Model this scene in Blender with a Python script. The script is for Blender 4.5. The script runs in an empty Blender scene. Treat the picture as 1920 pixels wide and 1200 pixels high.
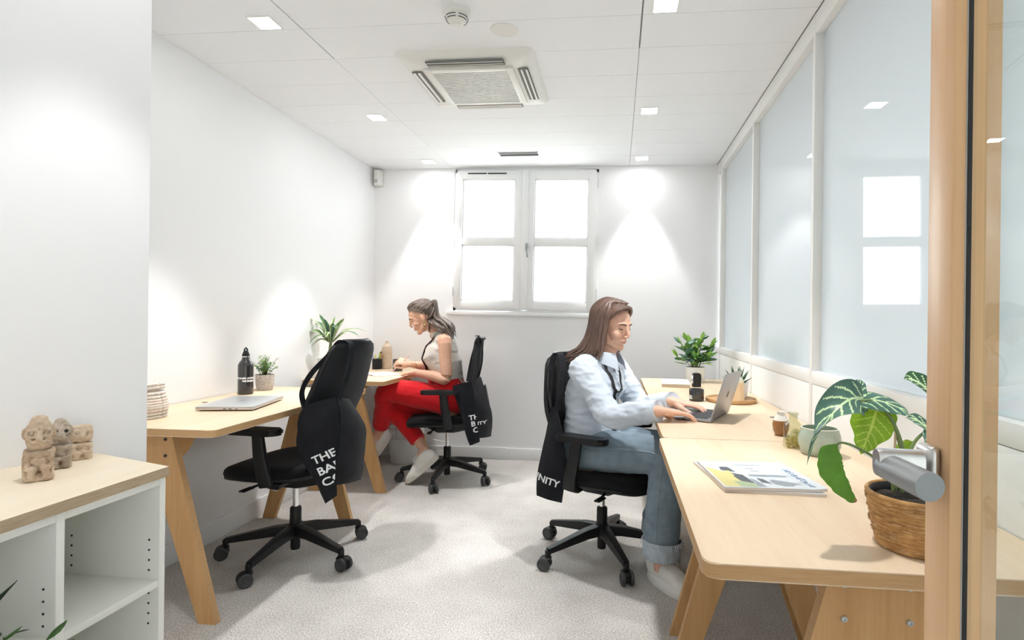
import bpy, bmesh, math, random
from mathutils import Vector as V, Matrix, noise, Euler

# ------------------------------------------------------------------ camera, world, lights, exposure
scene = bpy.context.scene
COL = scene.collection
PI = math.pi
cam_data = bpy.data.cameras.new('camera')
cam = bpy.data.objects.new('camera', cam_data)
COL.objects.link(cam)
cam_data.sensor_width = 36.0
cam_data.lens = 36.0 * 1050 / 1920
cam_data.shift_x = -90 / 1920
cam_data.clip_start = 0.02
YAW, ROLL = math.atan(106 / 1050), 0.012
cam.matrix_world = (Matrix.Translation((0, 0, 1.16)) @ Matrix.Rotation(YAW, 4, 'Z')
                    @ Matrix.Rotation(PI / 2, 4, 'X') @ Matrix.Rotation(ROLL, 4, 'Z'))
scene.camera = cam

world = bpy.data.worlds.new('daylight')
scene.world = world
world.use_nodes = True
wn = world.node_tree
# bright overcast sky above, duller ground below the horizon
_tc = wn.nodes.new('ShaderNodeTexCoord')
_sx = wn.nodes.new('ShaderNodeSeparateXYZ')
_mr = wn.nodes.new('ShaderNodeMapRange')
_mr.inputs['From Min'].default_value = -0.06
_mr.inputs['From Max'].default_value = 0.0
_mx = wn.nodes.new('ShaderNodeMix')
_mx.data_type = 'RGBA'
_mx.inputs[6].default_value = (0.40, 0.40, 0.38, 1)
_mx.inputs[7].default_value = (0.93, 0.97, 1.0, 1)
wn.links.new(_tc.outputs['Generated'], _sx.inputs[0])
wn.links.new(_sx.outputs['Z'], _mr.inputs['Value'])
wn.links.new(_mr.outputs[0], _mx.inputs[0])
wn.links.new(_mx.outputs[2], wn.nodes['Background'].inputs[0])
wn.nodes['Background'].inputs[1].default_value = 2.9

LAMPS = [(-1.515, 2.26), (0.18, 2.26), (-1.515, 3.385), (0.18, 3.385), (-1.515, 4.37), (0.18, 4.37), (0.18, 1.135), (-1.12, 1.20), (-1.60, 0.25)]
NEAR_W = {(0.18, 1.135): 17.0, (-1.12, 1.20): 8.5, (-1.60, 0.25): 3.0, (-1.515, 4.37): 15.0, (0.18, 4.37): 15.0}   # the row by the door is dimmed
SPOT_W = 25.0
CEIL = 2.42

vs = scene.view_settings
scene.display_settings.display_device = 'sRGB'
vs.view_transform = 'Standard'
vs.look = 'None'
vs.exposure = 1.94
vs.gamma = 1.0
vs.use_curve_mapping = False
scene.cycles.max_bounces = 10
scene.cycles.diffuse_bounces = 6
scene.cycles.glossy_bounces = 5
scene.cycles.transmission_bounces = 8
scene.cycles.transparent_max_bounces = 12
scene.cycles.caustics_reflective = False
scene.cycles.caustics_refractive = False
scene.cycles.sample_clamp_indirect = 6.0
random.seed(7)


def spot(name, loc, watts):
    ld = bpy.data.lights.new(name, 'SPOT')
    ld.energy = watts
    ld.color = (1.0, 0.992, 0.985)
    ld.spot_size = math.radians(60)
    ld.spot_blend = 0.45
    ld.shadow_soft_size = 0.035
    o = bpy.data.objects.new(name, ld)
    o.location = loc
    COL.objects.link(o)
    return o


for _x, _y in LAMPS:
    spot('downlight_beam', (_x, _y, CEIL - 0.022), NEAR_W.get((_x, _y), SPOT_W))


# ------------------------------------------------------------------ materials
def new_mat(name):
    m = bpy.data.materials.new(name)
    m.use_nodes = True
    nt = m.node_tree
    return m, nt, nt.nodes['Principled BSDF']


def link(nt, a, b):
    nt.links.new(a, b)


def coords(nt, scale=(1, 1, 1), kind='Object', rot=(0, 0, 0)):
    tc = nt.nodes.new('ShaderNodeTexCoord')
    mp = nt.nodes.new('ShaderNodeMapping')
    mp.inputs['Scale'].default_value = scale
    mp.inputs['Rotation'].default_value = rot
    link(nt, tc.outputs[kind], mp.inputs[0])
    return mp.outputs[0]


def noise_node(nt, vec, scale, detail=4, rough=0.55):
    n = nt.nodes.new('ShaderNodeTexNoise')
    n.inputs['Scale'].default_value = scale
    n.inputs['Detail'].default_value = detail
    n.inputs['Roughness'].default_value = rough
    link(nt, vec, n.inputs['Vector'])
    return n


def ramp(nt, fac, stops):
    r = nt.nodes.new('ShaderNodeValToRGB')
    els = r.color_ramp.elements
    while len(els) < len(stops):
        els.new(0.5)
    for e, (p, c) in zip(els, stops):
        e.position = p
        e.color = (*c, 1)
    link(nt, fac, r.inputs[0])
    return r.outputs[0]


def bump(nt, height, strength, dist=0.002):
    b = nt.nodes.new('ShaderNodeBump')
    b.inputs['Strength'].default_value = strength
    b.inputs['Distance'].default_value = dist
    link(nt, height, b.inputs['Height'])
    return b.outputs[0]


def plain(name, color, rough=0.5, metal=0.0, spec=0.5, var=0.0, nscale=40, bmp=0.0, bdist=0.001, coat=0.0, sheen=0.0):
    m, nt, p = new_mat(name)
    p.inputs['Base Color'].default_value = (*color, 1)
    p.inputs['Roughness'].default_value = rough
    p.inputs['Metallic'].default_value = metal
    p.inputs['Specular IOR Level'].default_value = spec
    p.inputs['Coat Weight'].default_value = coat
    p.inputs['Sheen Weight'].default_value = sheen
    if var or bmp:
        n = noise_node(nt, coords(nt), nscale)
        if var:
            lo = tuple(max(0, c * (1 - var)) for c in color)
            hi = tuple(min(1, c * (1 + var)) for c in color)
            link(nt, ramp(nt, n.outputs[0], [(0.3, lo), (0.7, hi)]), p.inputs['Base Color'])
        if bmp:
            link(nt, bump(nt, n.outputs[0], bmp, bdist), p.inputs['Normal'])
    return m


def wood(name, c1, c2, stretch=(1.2, 22, 22), rough=0.45, scale=1.6, spec=0.35):
    m, nt, p = new_mat(name)
    vec = coords(nt, stretch)
    n = noise_node(nt, vec, scale, 6, 0.6)
    n2 = noise_node(nt, coords(nt, tuple(s * 5 for s in stretch)), scale, 3, 0.6)
    mx = nt.nodes.new('ShaderNodeMath')
    mx.operation = 'MULTIPLY_ADD'
    mx.inputs[1].default_value = 0.35
    link(nt, n2.outputs[0], mx.inputs[0])
    link(nt, n.outputs[0], mx.inputs[2])
    link(nt, ramp(nt, mx.outputs[0], [(0.42, c2), (0.82, c1)]), p.inputs['Base Color'])
    p.inputs['Roughness'].default_value = rough
    p.inputs['Specular IOR Level'].default_value = spec
    link(nt, bump(nt, n2.outputs[0], 0.08, 0.0006), p.inputs['Normal'])
    return m


def plywood_edge(name, c1, c2, layers=300):
    """layered edge: thin bands stacked along Z"""
    m, nt, p = new_mat(name)
    w = nt.nodes.new('ShaderNodeTexWave')
    w.wave_type = 'BANDS'
    w.bands_direction = 'Z'
    w.inputs['Scale'].default_value = layers / 6.28
    w.inputs['Distortion'].default_value = 0.6
    w.inputs['Detail'].default_value = 2
    link(nt, coords(nt), w.inputs['Vector'])
    n = noise_node(nt, coords(nt, (6, 6, 90)), 3, 4)
    mx = nt.nodes.new('ShaderNodeMath')
    mx.operation = 'MULTIPLY_ADD'
    mx.inputs[1].default_value = 0.5
    link(nt, w.outputs[1], mx.inputs[0])
    link(nt, n.outputs[0], mx.inputs[2])
    link(nt, ramp(nt, mx.outputs[0], [(0.35, c2), (0.95, c1)]), p.inputs['Base Color'])
    p.inputs['Roughness'].default_value = 0.6
    return m


def emit(name, color, strength):
    m = bpy.data.materials.new(name)
    m.use_nodes = True
    nt = m.node_tree
    nt.nodes.remove(nt.nodes['Principled BSDF'])
    e = nt.nodes.new('ShaderNodeEmission')
    e.inputs[0].default_value = (*color, 1)
    e.inputs[1].default_value = strength
    link(nt, e.outputs[0], nt.nodes['Material Output'].inputs[0])
    return m


def thin_glass(name, tint=(0.96, 0.985, 0.98), ior=1.5, rough=0.0):
    """a thin clear pane: transparent with mirror-like Fresnel reflection"""
    m = bpy.data.materials.new(name)
    m.use_nodes = True
    nt = m.node_tree
    nt.nodes.remove(nt.nodes['Principled BSDF'])
    t = nt.nodes.new('ShaderNodeBsdfTransparent')
    t.inputs[0].default_value = (*tint, 1)
    g = nt.nodes.new('ShaderNodeBsdfGlossy')
    g.inputs['Roughness'].default_value = rough
    f = nt.nodes.new('ShaderNodeFresnel')
    f.inputs[0].default_value = ior
    mix = nt.nodes.new('ShaderNodeMixShader')
    geo = nt.nodes.new('ShaderNodeNewGeometry')
    inv = nt.nodes.new('ShaderNodeMath'); inv.operation = 'SUBTRACT'; inv.inputs[0].default_value = 1.0
    mul = nt.nodes.new('ShaderNodeMath'); mul.operation = 'MULTIPLY'
    link(nt, geo.outputs['Backfacing'], inv.inputs[1])
    link(nt, inv.outputs[0], mul.inputs[0]); link(nt, f.outputs[0], mul.inputs[1])
    link(nt, mul.outputs[0], mix.inputs[0])
    link(nt, t.outputs[0], mix.inputs[1])
    link(nt, g.outputs[0], mix.inputs[2])
    link(nt, mix.outputs[0], nt.nodes['Material Output'].inputs[0])
    return m


def frosted_glass(name):
    """glass with a white film on its back: milky body, clear reflecting face"""
    m = bpy.data.materials.new(name)
    m.use_nodes = True
    nt = m.node_tree
    nt.nodes.remove(nt.nodes['Principled BSDF'])
    d = nt.nodes.new('ShaderNodeBsdfDiffuse')
    d.inputs[0].default_value = (0.76, 0.80, 0.81, 1)
    tr = nt.nodes.new('ShaderNodeBsdfTranslucent')
    tr.inputs[0].default_value = (0.80, 0.84, 0.86, 1)
    m1 = nt.nodes.new('ShaderNodeMixShader')
    m1.inputs[0].default_value = 0.6
    link(nt, d.outputs[0], m1.inputs[1])
    link(nt, tr.outputs[0], m1.inputs[2])
    g = nt.nodes.new('ShaderNodeBsdfGlossy')
    g.inputs['Roughness'].default_value = 0.0
    f = nt.nodes.new('ShaderNodeFresnel')
    f.inputs[0].default_value = 1.65
    mix = nt.nodes.new('ShaderNodeMixShader')
    link(nt, f.outputs[0], mix.inputs[0])
    link(nt, m1.outputs[0], mix.inputs[1])
    link(nt, g.outputs[0], mix.inputs[2])
    link(nt, mix.outputs[0], nt.nodes['Material Output'].inputs[0])
    return m


def carpet_mat():
    m, nt, p = new_mat('carpet_loop')
    n1 = noise_node(nt, coords(nt), 170, 3, 0.75)
    n2 = noise_node(nt, coords(nt), 5, 4, 0.6)
    vo = nt.nodes.new('ShaderNodeTexVoronoi')
    vo.inputs['Scale'].default_value = 190
    link(nt, coords(nt), vo.inputs['Vector'])
    mx = nt.nodes.new('ShaderNodeMath')
    mx.operation = 'MULTIPLY_ADD'
    mx.inputs[1].default_value = 0.16
    link(nt, n2.outputs[0], mx.inputs[0])
    link(nt, n1.outputs[0], mx.inputs[2])
    c = ramp(nt, mx.outputs[0], [(0.40, (0.24, 0.222, 0.20)), (0.58, (0.55, 0.525, 0.495)), (0.76, (0.78, 0.755, 0.725))])
    link(nt, c, p.inputs['Base Color'])
    p.inputs['Roughness'].default_value = 0.95
    p.inputs['Specular IOR Level'].default_value = 0.1
    link(nt, bump(nt, vo.outputs[0], 0.6, 0.003), p.inputs['Normal'])
    return m


MT = {}
MT['wall'] = plain('wall_paint', (0.875, 0.88, 0.89), 0.75, spec=0.2, bmp=0.05, nscale=160)
MT['ceil'] = plain('ceiling_paint', (0.87, 0.885, 0.905), 0.7, spec=0.2)
MT['joint'] = plain('ceiling_joint', (0.42, 0.42, 0.41), 0.9)
MT['white'] = plain('white_lacquer', (0.82, 0.83, 0.83), 0.4)
MT['whiteplastic'] = plain('white_plastic', (0.80, 0.80, 0.77), 0.42)
MT['frame'] = plain('white_partition_frame', (0.80, 0.80, 0.78), 0.5)
MT['winframe'] = plain('white_window_frame', (0.88, 0.885, 0.89), 0.35)
MT['melamine'] = plain('white_melamine', (0.86, 0.86, 0.81), 0.5)
MT['carpet'] = carpet_mat()
MT['oak'] = wood('oak_top', (0.74, 0.55, 0.35), (0.60, 0.425, 0.25))
MT['oakY'] = wood('oak_top_long', (0.735, 0.585, 0.42), (0.66, 0.505, 0.34), stretch=(14, 1.0, 14), scale=1.3)
MT['oakZ'] = wood('oak_upright', (0.62, 0.37, 0.165), (0.52, 0.29, 0.115), stretch=(20, 20, 1.1))
MT['oakedge'] = plywood_edge('oak_ply_edge', (0.58, 0.36, 0.17), (0.44, 0.25, 0.105), 900)
MT['birch'] = wood('birch_top', (0.86, 0.755, 0.60), (0.80, 0.685, 0.52), stretch=(10, 1.0, 10), scale=1.2)
MT['birchedge'] = plywood_edge('birch_ply_edge', (0.60, 0.47, 0.32), (0.34, 0.24, 0.15), 1100)
MT['doorwood'] = wood('door_beech', (0.82, 0.52, 0.29), (0.70, 0.415, 0.20), stretch=(26, 26, 0.8), scale=1.3, rough=0.38)
MT['steel'] = plain('brushed_steel', (0.62, 0.61, 0.60), 0.32, metal=1.0)
MT['satin'] = plain('satin_aluminium', (0.36, 0.37, 0.38), 0.5, metal=0.8)
MT['chrome'] = plain('chrome', (0.75, 0.75, 0.75), 0.12, metal=1.0)
MT['zinc'] = plain('zinc_bolt', (0.62, 0.66, 0.68), 0.3, metal=0.9)
MT['black'] = plain('black_plastic', (0.0105, 0.011, 0.0125), 0.42, spec=0.35)
MT['blackgloss'] = plain('black_gloss', (0.02, 0.02, 0.021), 0.18, coat=0.5)
MT['blackfab'] = plain('black_fabric', (0.0085, 0.009, 0.0105), 0.9, spec=0.15, bmp=0.5, nscale=420, bdist=0.001, sheen=0.06)
MT['greyfab'] = plain('charcoal_mesh', (0.015, 0.0165, 0.0195), 0.8, spec=0.2, bmp=0.6, nscale=520, bdist=0.001, sheen=0.06)
MT['tote'] = plain('black_canvas', (0.0125, 0.0135, 0.017), 0.85, spec=0.15, var=0.25, nscale=18, bmp=0.3, bdist=0.002, sheen=0.08)
MT['print'] = plain('white_print', (0.87, 0.885, 0.905), 0.6)
MT['rubber'] = plain('grey_rubber', (0.045, 0.046, 0.05), 0.6)
MT['dark'] = plain('dark_recess', (0.03, 0.03, 0.03), 0.8)
MT['gap'] = plain('shadow_gap', (0.10, 0.10, 0.10), 0.9)
MT['glass'] = thin_glass('clear_glass')
MT['doorglass'] = thin_glass('door_glass', (0.90, 0.93, 0.92), ior=1.5)
MT['frosted'] = frosted_glass('filmed_glass')
MT['lamp'] = emit('lamp_diffuser', (1.0, 0.992, 0.98), 16.0)


# ------------------------------------------------------------------ mesh helpers
def finish(name, bm, mat, parent=None, smooth=True, angle=40, matrix=None):
    me = bpy.data.meshes.new(name)
    bmesh.ops.recalc_face_normals(bm, faces=bm.faces)
    bm.to_mesh(me)
    bm.free()
    return put(name, me, mat, parent, smooth, angle, matrix)


def put(name, me, mat, parent=None, smooth=True, angle=40, matrix=None):
    for m in (mat if isinstance(mat, (list, tuple)) else [mat]):
        me.materials.append(m)
    if smooth:
        me.shade_smooth()
        if angle < 180:
            me.set_sharp_from_angle(angle=math.radians(angle))
    o = bpy.data.objects.new(name, me)
    COL.objects.link(o)
    if parent is not None:
        o.parent = parent
    if matrix is not None:
        o.matrix_local = matrix
    return o


def tag(o, label=None, cat=None, group=None, kind=None):
    if label:
        o['label'] = label
    if cat:
        o['category'] = cat
    if group:
        o['group'] = group
    if kind:
        o['kind'] = kind
    return o


def thing(name, label, cat, loc=(0, 0, 0), rz=0.0, group=None):
    o = bpy.data.objects.new(name, None)
    o.empty_display_size = 0.05
    COL.objects.link(o)
    o.location = loc
    o.rotation_euler = (0, 0, rz)
    return tag(o, label, cat, group)


def NB():
    return bmesh.new()


def box(bm, c, s, rot=None, bev=0.0, seg=2, mi=0):
    """axis aligned box, centre c and size s, optional rotation matrix"""
    r = bmesh.ops.create_cube(bm, size=1.0)
    vs_ = r['verts']
    bmesh.ops.scale(bm, vec=s, verts=vs_)
    fs = list({f for v in vs_ for f in v.link_faces})
    if bev > 0:
        es = list({e for v in vs_ for e in v.link_edges})
        rb = bmesh.ops.bevel(bm, geom=es, offset=bev, segments=seg, affect='EDGES', profile=0.5)
        fs = list({f for f in rb['faces']} | {f for f in fs if f.is_valid})
        vs_ = list({v for f in fs for v in f.verts})
        fs = list({f for v in vs_ for f in v.link_faces})
    if rot is not None:
        bmesh.ops.transform(bm, matrix=rot.to_4x4(), verts=vs_)
    bmesh.ops.translate(bm, vec=c, verts=vs_)
    for f in fs:
        f.material_index = mi
    return vs_


def rbox(bm, lo, hi, bev=0.0, seg=2, mi=0):
    c = [(a + b) / 2 for a, b in zip(lo, hi)]
    s = [b - a for a, b in zip(lo, hi)]
    return box(bm, c, s, None, bev, seg, mi)


def prism(bm, poly, z0, z1, mat4=None, bev=0.0, mi_side=0, mi_top=0):
    """polygon in xy extruded z0..z1, optional matrix"""
    a = [bm.verts.new((x, y, z0)) for x, y in poly]
    b = [bm.verts.new((x, y, z1)) for x, y in poly]
    n = len(poly)
    f0 = bm.faces.new(a[::-1])
    f1 = bm.faces.new(b)
    f0.material_index = f1.material_index = mi_top
    for i in range(n):
        f = bm.faces.new((a[i], a[(i + 1) % n], b[(i + 1) % n], b[i]))
        f.material_index = mi_side
    if bev > 0:
        es = list(f0.edges) + list(f1.edges)
        bmesh.ops.bevel(bm, geom=es, offset=bev, segments=2, affect='EDGES')
    vv = a + b
    if mat4 is not None:
        allv = list({v for v in bm.verts if v.is_valid and v.index == -1}) if False else None
        bmesh.ops.transform(bm, matrix=mat4, verts=[v for v in vv if v.is_valid])
    return vv


def round_poly(pts, radii, n=6):
    """round the corners of a polygon"""
    out = []
    N = len(pts)
    for i in range(N):
        r = radii[i] if isinstance(radii, (list, tuple)) else radii
        p = V((*pts[i], 0)); a = V((*pts[i - 1], 0)); b = V((*pts[(i + 1) % N], 0))
        if r <= 0:
            out.append((p.x, p.y)); continue
        d1 = (a - p).normalized(); d2 = (b - p).normalized()
        ang = d1.angle(d2)
        t = min(r / math.tan(ang / 2), (a - p).length * .49, (b - p).length * .49)
        s, e = p + d1 * t, p + d2 * t
        for k in range(n + 1):
            u = k / n
            q = s * (1 - u) ** 2 + p * 2 * u * (1 - u) + e * u ** 2
            out.append((q.x, q.y))
    return out


def ring_frame(pts, i, up):
    n = len(pts)
    t = (pts[min(i + 1, n - 1)] - pts[max(i - 1, 0)])
    if t.length < 1e-9:
        t = V((0, 0, 1))
    t.normalize()
    s = t.cross(up)
    if s.length < 1e-4:
        s = t.cross(V((1, 0, 0.01)))
    s.normalize()
    u = s.cross(t).normalized()
    return t, s, u


def loft(bm, pts, radii, n=12, up=(0, 0, 1), cap=True, power=2.0, dome=True, mi=0):
    """tube through points; radii single or (side, up) pairs; domed ends"""
    pts = [V(p) for p in pts]
    rr = [(r, r) if not isinstance(r, (tuple, list)) else tuple(r) for r in radii]
    up = V(up)
    frames = [ring_frame(pts, i, up) for i in range(len(pts))]
    P, Rr, Fr = list(pts), list(rr), list(frames)
    if dome:
        def dm(p, r, fr, sgn):
            o = []
            rm = min(r)
            for a in (0.5, 0.85):
                o.append((p + fr[0] * sgn * rm * math.sin(a * PI / 2) , (r[0] * math.cos(a * PI / 2), r[1] * math.cos(a * PI / 2)), fr))
            return o
        for q in dm(pts[0], rr[0], frames[0], -1):
            P.insert(0, q[0]); Rr.insert(0, q[1]); Fr.insert(0, q[2])
        for q in dm(pts[-1], rr[-1], frames[-1], 1):
            P.append(q[0]); Rr.append(q[1]); Fr.append(q[2])
    rings = []
    for p, r, fr in zip(P, Rr, Fr):
        ring = []
        for k in range(n):
            a = 2 * PI * k / n
            ca, sa = math.cos(a), math.sin(a)
            if power != 2.0:
                ca = math.copysign(abs(ca) ** (2 / power), ca)
                sa = math.copysign(abs(sa) ** (2 / power), sa)
            ring.append(bm.verts.new(p + fr[1] * r[0] * ca + fr[2] * r[1] * sa))
        rings.append(ring)
    for a, b in zip(rings, rings[1:]):
        for k in range(n):
            f = bm.faces.new((a[k], a[(k + 1) % n], b[(k + 1) % n], b[k]))
            f.material_index = mi
    if cap:
        bm.faces.new(rings[0][::-1]).material_index = mi
        bm.faces.new(rings[-1]).material_index = mi
    return rings


def lathe(bm, prof, n=24, c=(0, 0, 0), cap0=True, cap1=True, mi=0, mat4=None):
    c = V(c)
    rings = []
    for r, z in prof:
        rings.append([bm.verts.new((r * math.cos(2 * PI * k / n), r * math.sin(2 * PI * k / n), z)) for k in range(n)])
    for a, b in zip(rings, rings[1:]):
        for k in range(n):
            bm.faces.new((a[k], a[(k + 1) % n], b[(k + 1) % n], b[k])).material_index = mi
    if cap0:
        bm.faces.new(rings[0][::-1]).material_index = mi
    if cap1:
        bm.faces.new(rings[-1]).material_index = mi
    allv = [v for r in rings for v in r]
    if mat4 is not None:
        bmesh.ops.transform(bm, matrix=mat4, verts=allv)
    bmesh.ops.translate(bm, vec=c, verts=allv)
    return allv


def cyl(bm, a, b, r, n=16, r2=None, mi=0):
    a, b = V(a), V(b)
    d = b - a
    q = d.to_track_quat('Z', 'Y').to_matrix().to_4x4()
    return lathe(bm, [(r, 0), (r2 if r2 is not None else r, d.length)], n, a, mi=mi, mat4=q)


def sphere(bm, c, r, mat3=None, u=16, v=10, mi=0):
    res = bmesh.ops.create_uvsphere(bm, u_segments=u, v_segments=v, radius=1.0)
    vv = res['verts']
    if not isinstance(r, (tuple, list)):
        r = (r, r, r)
    bmesh.ops.scale(bm, vec=r, verts=vv)
    if mat3 is not None:
        bmesh.ops.transform(bm, matrix=mat3.to_4x4(), verts=vv)
    bmesh.ops.translate(bm, vec=c, verts=vv)
    if mi:
        for f in {f for q in vv for f in q.link_faces}:
            f.material_index = mi
    return vv


def sheet(bm, rows, thick=0.0, mi=0):
    """quad sheet from rows of points, optional solid thickness along the local normal"""
    g = [[bm.verts.new(p) for p in r] for r in rows]
    fs = []
    for a, b in zip(g, g[1:]):
        for k in range(len(a) - 1):
            f = bm.faces.new((a[k], a[k + 1], b[k + 1], b[k]))
            f.material_index = mi
            fs.append(f)
    if thick:
        bmesh.ops.recalc_face_normals(bm, faces=fs)
        bmesh.ops.solidify(bm, geom=fs, thickness=thick)
    return g


def ribbon(bm, pts, width, wdir, thick=0.002, mi=0):
    """flat strap through points; wdir gives the direction across it (one or per point)"""
    pts = [V(p) for p in pts]
    rows = []
    for i, p in enumerate(pts):
        w = V(wdir[i] if isinstance(wdir[0], (tuple, list, V)) else wdir).normalized() * width / 2
        rows.append([p - w, p + w])
    return sheet(bm, rows, thick, mi)


def smooth_path(pts, n=6):
    """Catmull-Rom through points"""
    P = [V(p) for p in pts]
    out = []
    for i in range(len(P) - 1):
        p0 = P[max(i - 1, 0)]; p1 = P[i]; p2 = P[i + 1]; p3 = P[min(i + 2, len(P) - 1)]
        for k in range(n):
            t = k / n
            out.append(0.5 * ((2 * p1) + (p2 - p0) * t + (2 * p0 - 5 * p1 + 4 * p2 - p3) * t * t + (3 * p1 - p0 - 3 * p2 + p3) * t ** 3))
    out.append(P[-1])
    return out


def lerp_list(vals, n):
    """resample a list of numbers or tuples in step with smooth_path(n)"""
    out = []
    for i in range(len(vals) - 1):
        for k in range(n):
            t = k / n
            t = t * t * (3 - 2 * t)
            a, b = vals[i], vals[i + 1]
            if isinstance(a, (tuple, list)):
                out.append(tuple(x * (1 - t) + y * t for x, y in zip(a, b)))
            else:
                out.append(a * (1 - t) + b * t)
    out.append(vals[-1])
    return out


def basis(x, y, z, o=(0, 0, 0)):
    m = Matrix.Identity(4)
    for i, a in enumerate((x, y, z)):
        a = V(a)
        m[0][i], m[1][i], m[2][i] = a
    m[0][3], m[1][3], m[2][3] = o
    return m


def text_mesh(s, size, extrude=0.0006, bold=0.0, spacing=1.0, line=1.0, align='LEFT'):
    cu = bpy.data.curves.new('lettering', 'FONT')
    cu.body = s
    cu.size = size
    cu.extrude = extrude
    cu.offset = bold
    cu.space_character = spacing
    cu.space_line = line
    cu.align_x = align
    cu.resolution_u = 3
    o = bpy.data.objects.new('lettering', cu)
    COL.objects.link(o)
    dg = bpy.context.evaluated_depsgraph_get()
    me = bpy.data.meshes.new_from_object(o.evaluated_get(dg))
    bpy.data.objects.remove(o)
    bpy.data.curves.remove(cu)
    return me


def modded(bm, name, mods):
    """run modifiers on a bmesh and return the resulting mesh"""
    me = bpy.data.meshes.new(name)
    bm.to_mesh(me)
    bm.free()
    o = bpy.data.objects.new(name, me)
    COL.objects.link(o)
    for kind, props in mods:
        md = o.modifiers.new(kind, kind)
        for k, v in props.items():
            setattr(md, k, v)
    dg = bpy.context.evaluated_depsgraph_get()
    out = bpy.data.meshes.new_from_object(o.evaluated_get(dg))
    bpy.data.objects.remove(o)
    bpy.data.meshes.remove(me)
    return out


def remesh(bm, voxel, it=4, fac=0.5, name='body'):
    return modded(bm, name, [('REMESH', dict(mode='VOXEL', voxel_size=voxel)), ('SMOOTH', dict(iterations=it, factor=fac))])

# ------------------------------------------------------------------ room shell
XL, XR, YB = -2.06, 0.79, 4.58


def struct(name, bm, mat, parent=None, **k):
    o = finish(name, bm, mat, parent, **k)
    if parent is None:
        o['kind'] = 'structure'
    return o


def struct_root(name, loc=(0, 0, 0)):
    o = bpy.data.objects.new(name, None)
    COL.objects.link(o)
    o.location = loc
    o['kind'] = 'structure'
    return o


bm = NB()
rbox(bm, (-3.2, -1.6, -0.1), (1.9, 4.9, 0.0))
struct('floor', bm, MT['carpet'], smooth=False)

# back wall with an opening for the window
WX0, WX1, WZ0, WZ1 = -1.365, -0.165, 1.225, 2.40
bm = NB()
rbox(bm, (XL - 0.3, YB, 0), (WX0, YB + 0.25, CEIL + 0.1))
rbox(bm, (WX1, YB, 0), (XR + 0.3, YB + 0.25, CEIL + 0.1))
rbox(bm, (WX0, YB, 0), (WX1, YB + 0.25, WZ0))
rbox(bm, (WX0, YB, WZ1), (WX1, YB + 0.25, CEIL + 0.1))
struct('wall_back', bm, MT['wall'], smooth=False)
# left wall and the angled wall piece that juts in near the camera
bm = NB()
rbox(bm, (XL - 0.25, 1.45, 0), (XL, YB, CEIL + 0.1))
struct('wall_left', bm, MT['wall'], smooth=False)
bm = NB()
ax, ay = -1.357, 1.502
poly = [(ax, ay), (ax - 0.423 * 3.4, ay - 0.906 * 3.4), (-3.1, -1.5), (-2.3, 1.72), (XL, 1.66)]
prism(bm, poly, 0, CEIL + 0.1)
struct('wall_near', bm, MT['wall'], smooth=False)
# unseen wall behind the camera, added to cut sky fill; open towards the right
bm = NB()
rbox(bm, (-3.2, -1.7, 0), (1.9, -1.6, CEIL + 0.1))
struct('wall_rear_blocker', bm, MT['wall'], smooth=False)
# baseboards
for nm, lo, hi in (('baseboard_back', (XL, YB - 0.016, 0), (XR, YB, 0.095)),
                   ('baseboard_left', (XL, 1.68, 0), (XL + 0.016, YB - 0.016, 0.105)),
                   ('baseboard_pier', (XL, 1.68, 0), (XL + 0.024, 3.02, 0.112))):
    bm = NB()
    rbox(bm, lo, hi, 0.004)
    if nm.endswith('pier'):
        bm.free()
        continue
    struct(nm, bm, MT['white'])

# ceiling: slab plus long painted planks with open joints
bm = NB()
rbox(bm, (-3.2, -1.6, CEIL + 0.012), (1.9, 4.9, CEIL + 0.1))
ceil = struct('ceiling', bm, MT['joint'], smooth=False)
xs = (XL, -1.385, 0.09, XR + 0.05)
ys = [4.58 - 0.282 * k for k in range(16)]
for j in range(len(ys) - 1):
    for i in range(3):
        bm = NB()
        g = 0.0012
        gx = 0.0035 if (i > 0 and ys[j] < 2.8) else 0.0012
        gx2 = 0.0035 if (i < 2 and ys[j] < 2.8) else 0.0012
        rbox(bm, (xs[i] + gx, ys[j + 1] + g, CEIL), (xs[i + 1] - gx2, ys[j] - g, CEIL + 0.014))
        finish('plank', bm, MT['ceil'], ceil, smooth=False)
bm = NB()
rbox(bm, (-3.2, -1.6, CEIL), (1.9, ys[-1] - 0.0012, CEIL + 0.014))
finish('plank', bm, MT['ceil'], ceil, smooth=False)

# ------------------------------------------------------------------ glazed partition on the right
part = struct_root('wall_right', (XR, 0, 0))
mull = (4.41, 3.40, 2.375, 1.35, 0.33, -0.60, -0.77)  # unseen near end set to leave a gap for sky fill
RZ = 0.965                     # underside of glazing
bm = NB(); rbox(bm, (0.0, -0.78, 0), (0.10, YB, 0.10), 0.003); finish('plinth', bm, MT['frame'], part)
for a, b in zip((YB,) + mull, mull):
    bm = NB()
    rbox(bm, (0.001, b + 0.0155, 0.10), (0.09, a - 0.0155, RZ - 0.052), 0.002)
    finish('lower_panel', bm, MT['frame'], part)
bm = NB(); rbox(bm, (0.0, -0.78, RZ - 0.05), (0.10, YB, RZ), 0.001); finish('bottom_rail', bm, MT['frame'], part)
bm = NB(); rbox(bm, (0.0, -0.78, CEIL - 0.085), (0.10, YB, CEIL), 0.003); finish('top_rail', bm, MT['frame'], part)
bm = NB(); rbox(bm, (-0.002, -0.78, CEIL - 0.004), (0.0, YB, CEIL)); finish('shadow_trim', bm, MT['gap'], part)
for y in mull:
    bm = NB()
    rbox(bm, (-0.0012, y - 0.014, 0.10), (0.10, y + 0.014, CEIL - 0.004), 0.001)
    finish('mullion', bm, MT['frame'], part)
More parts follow.
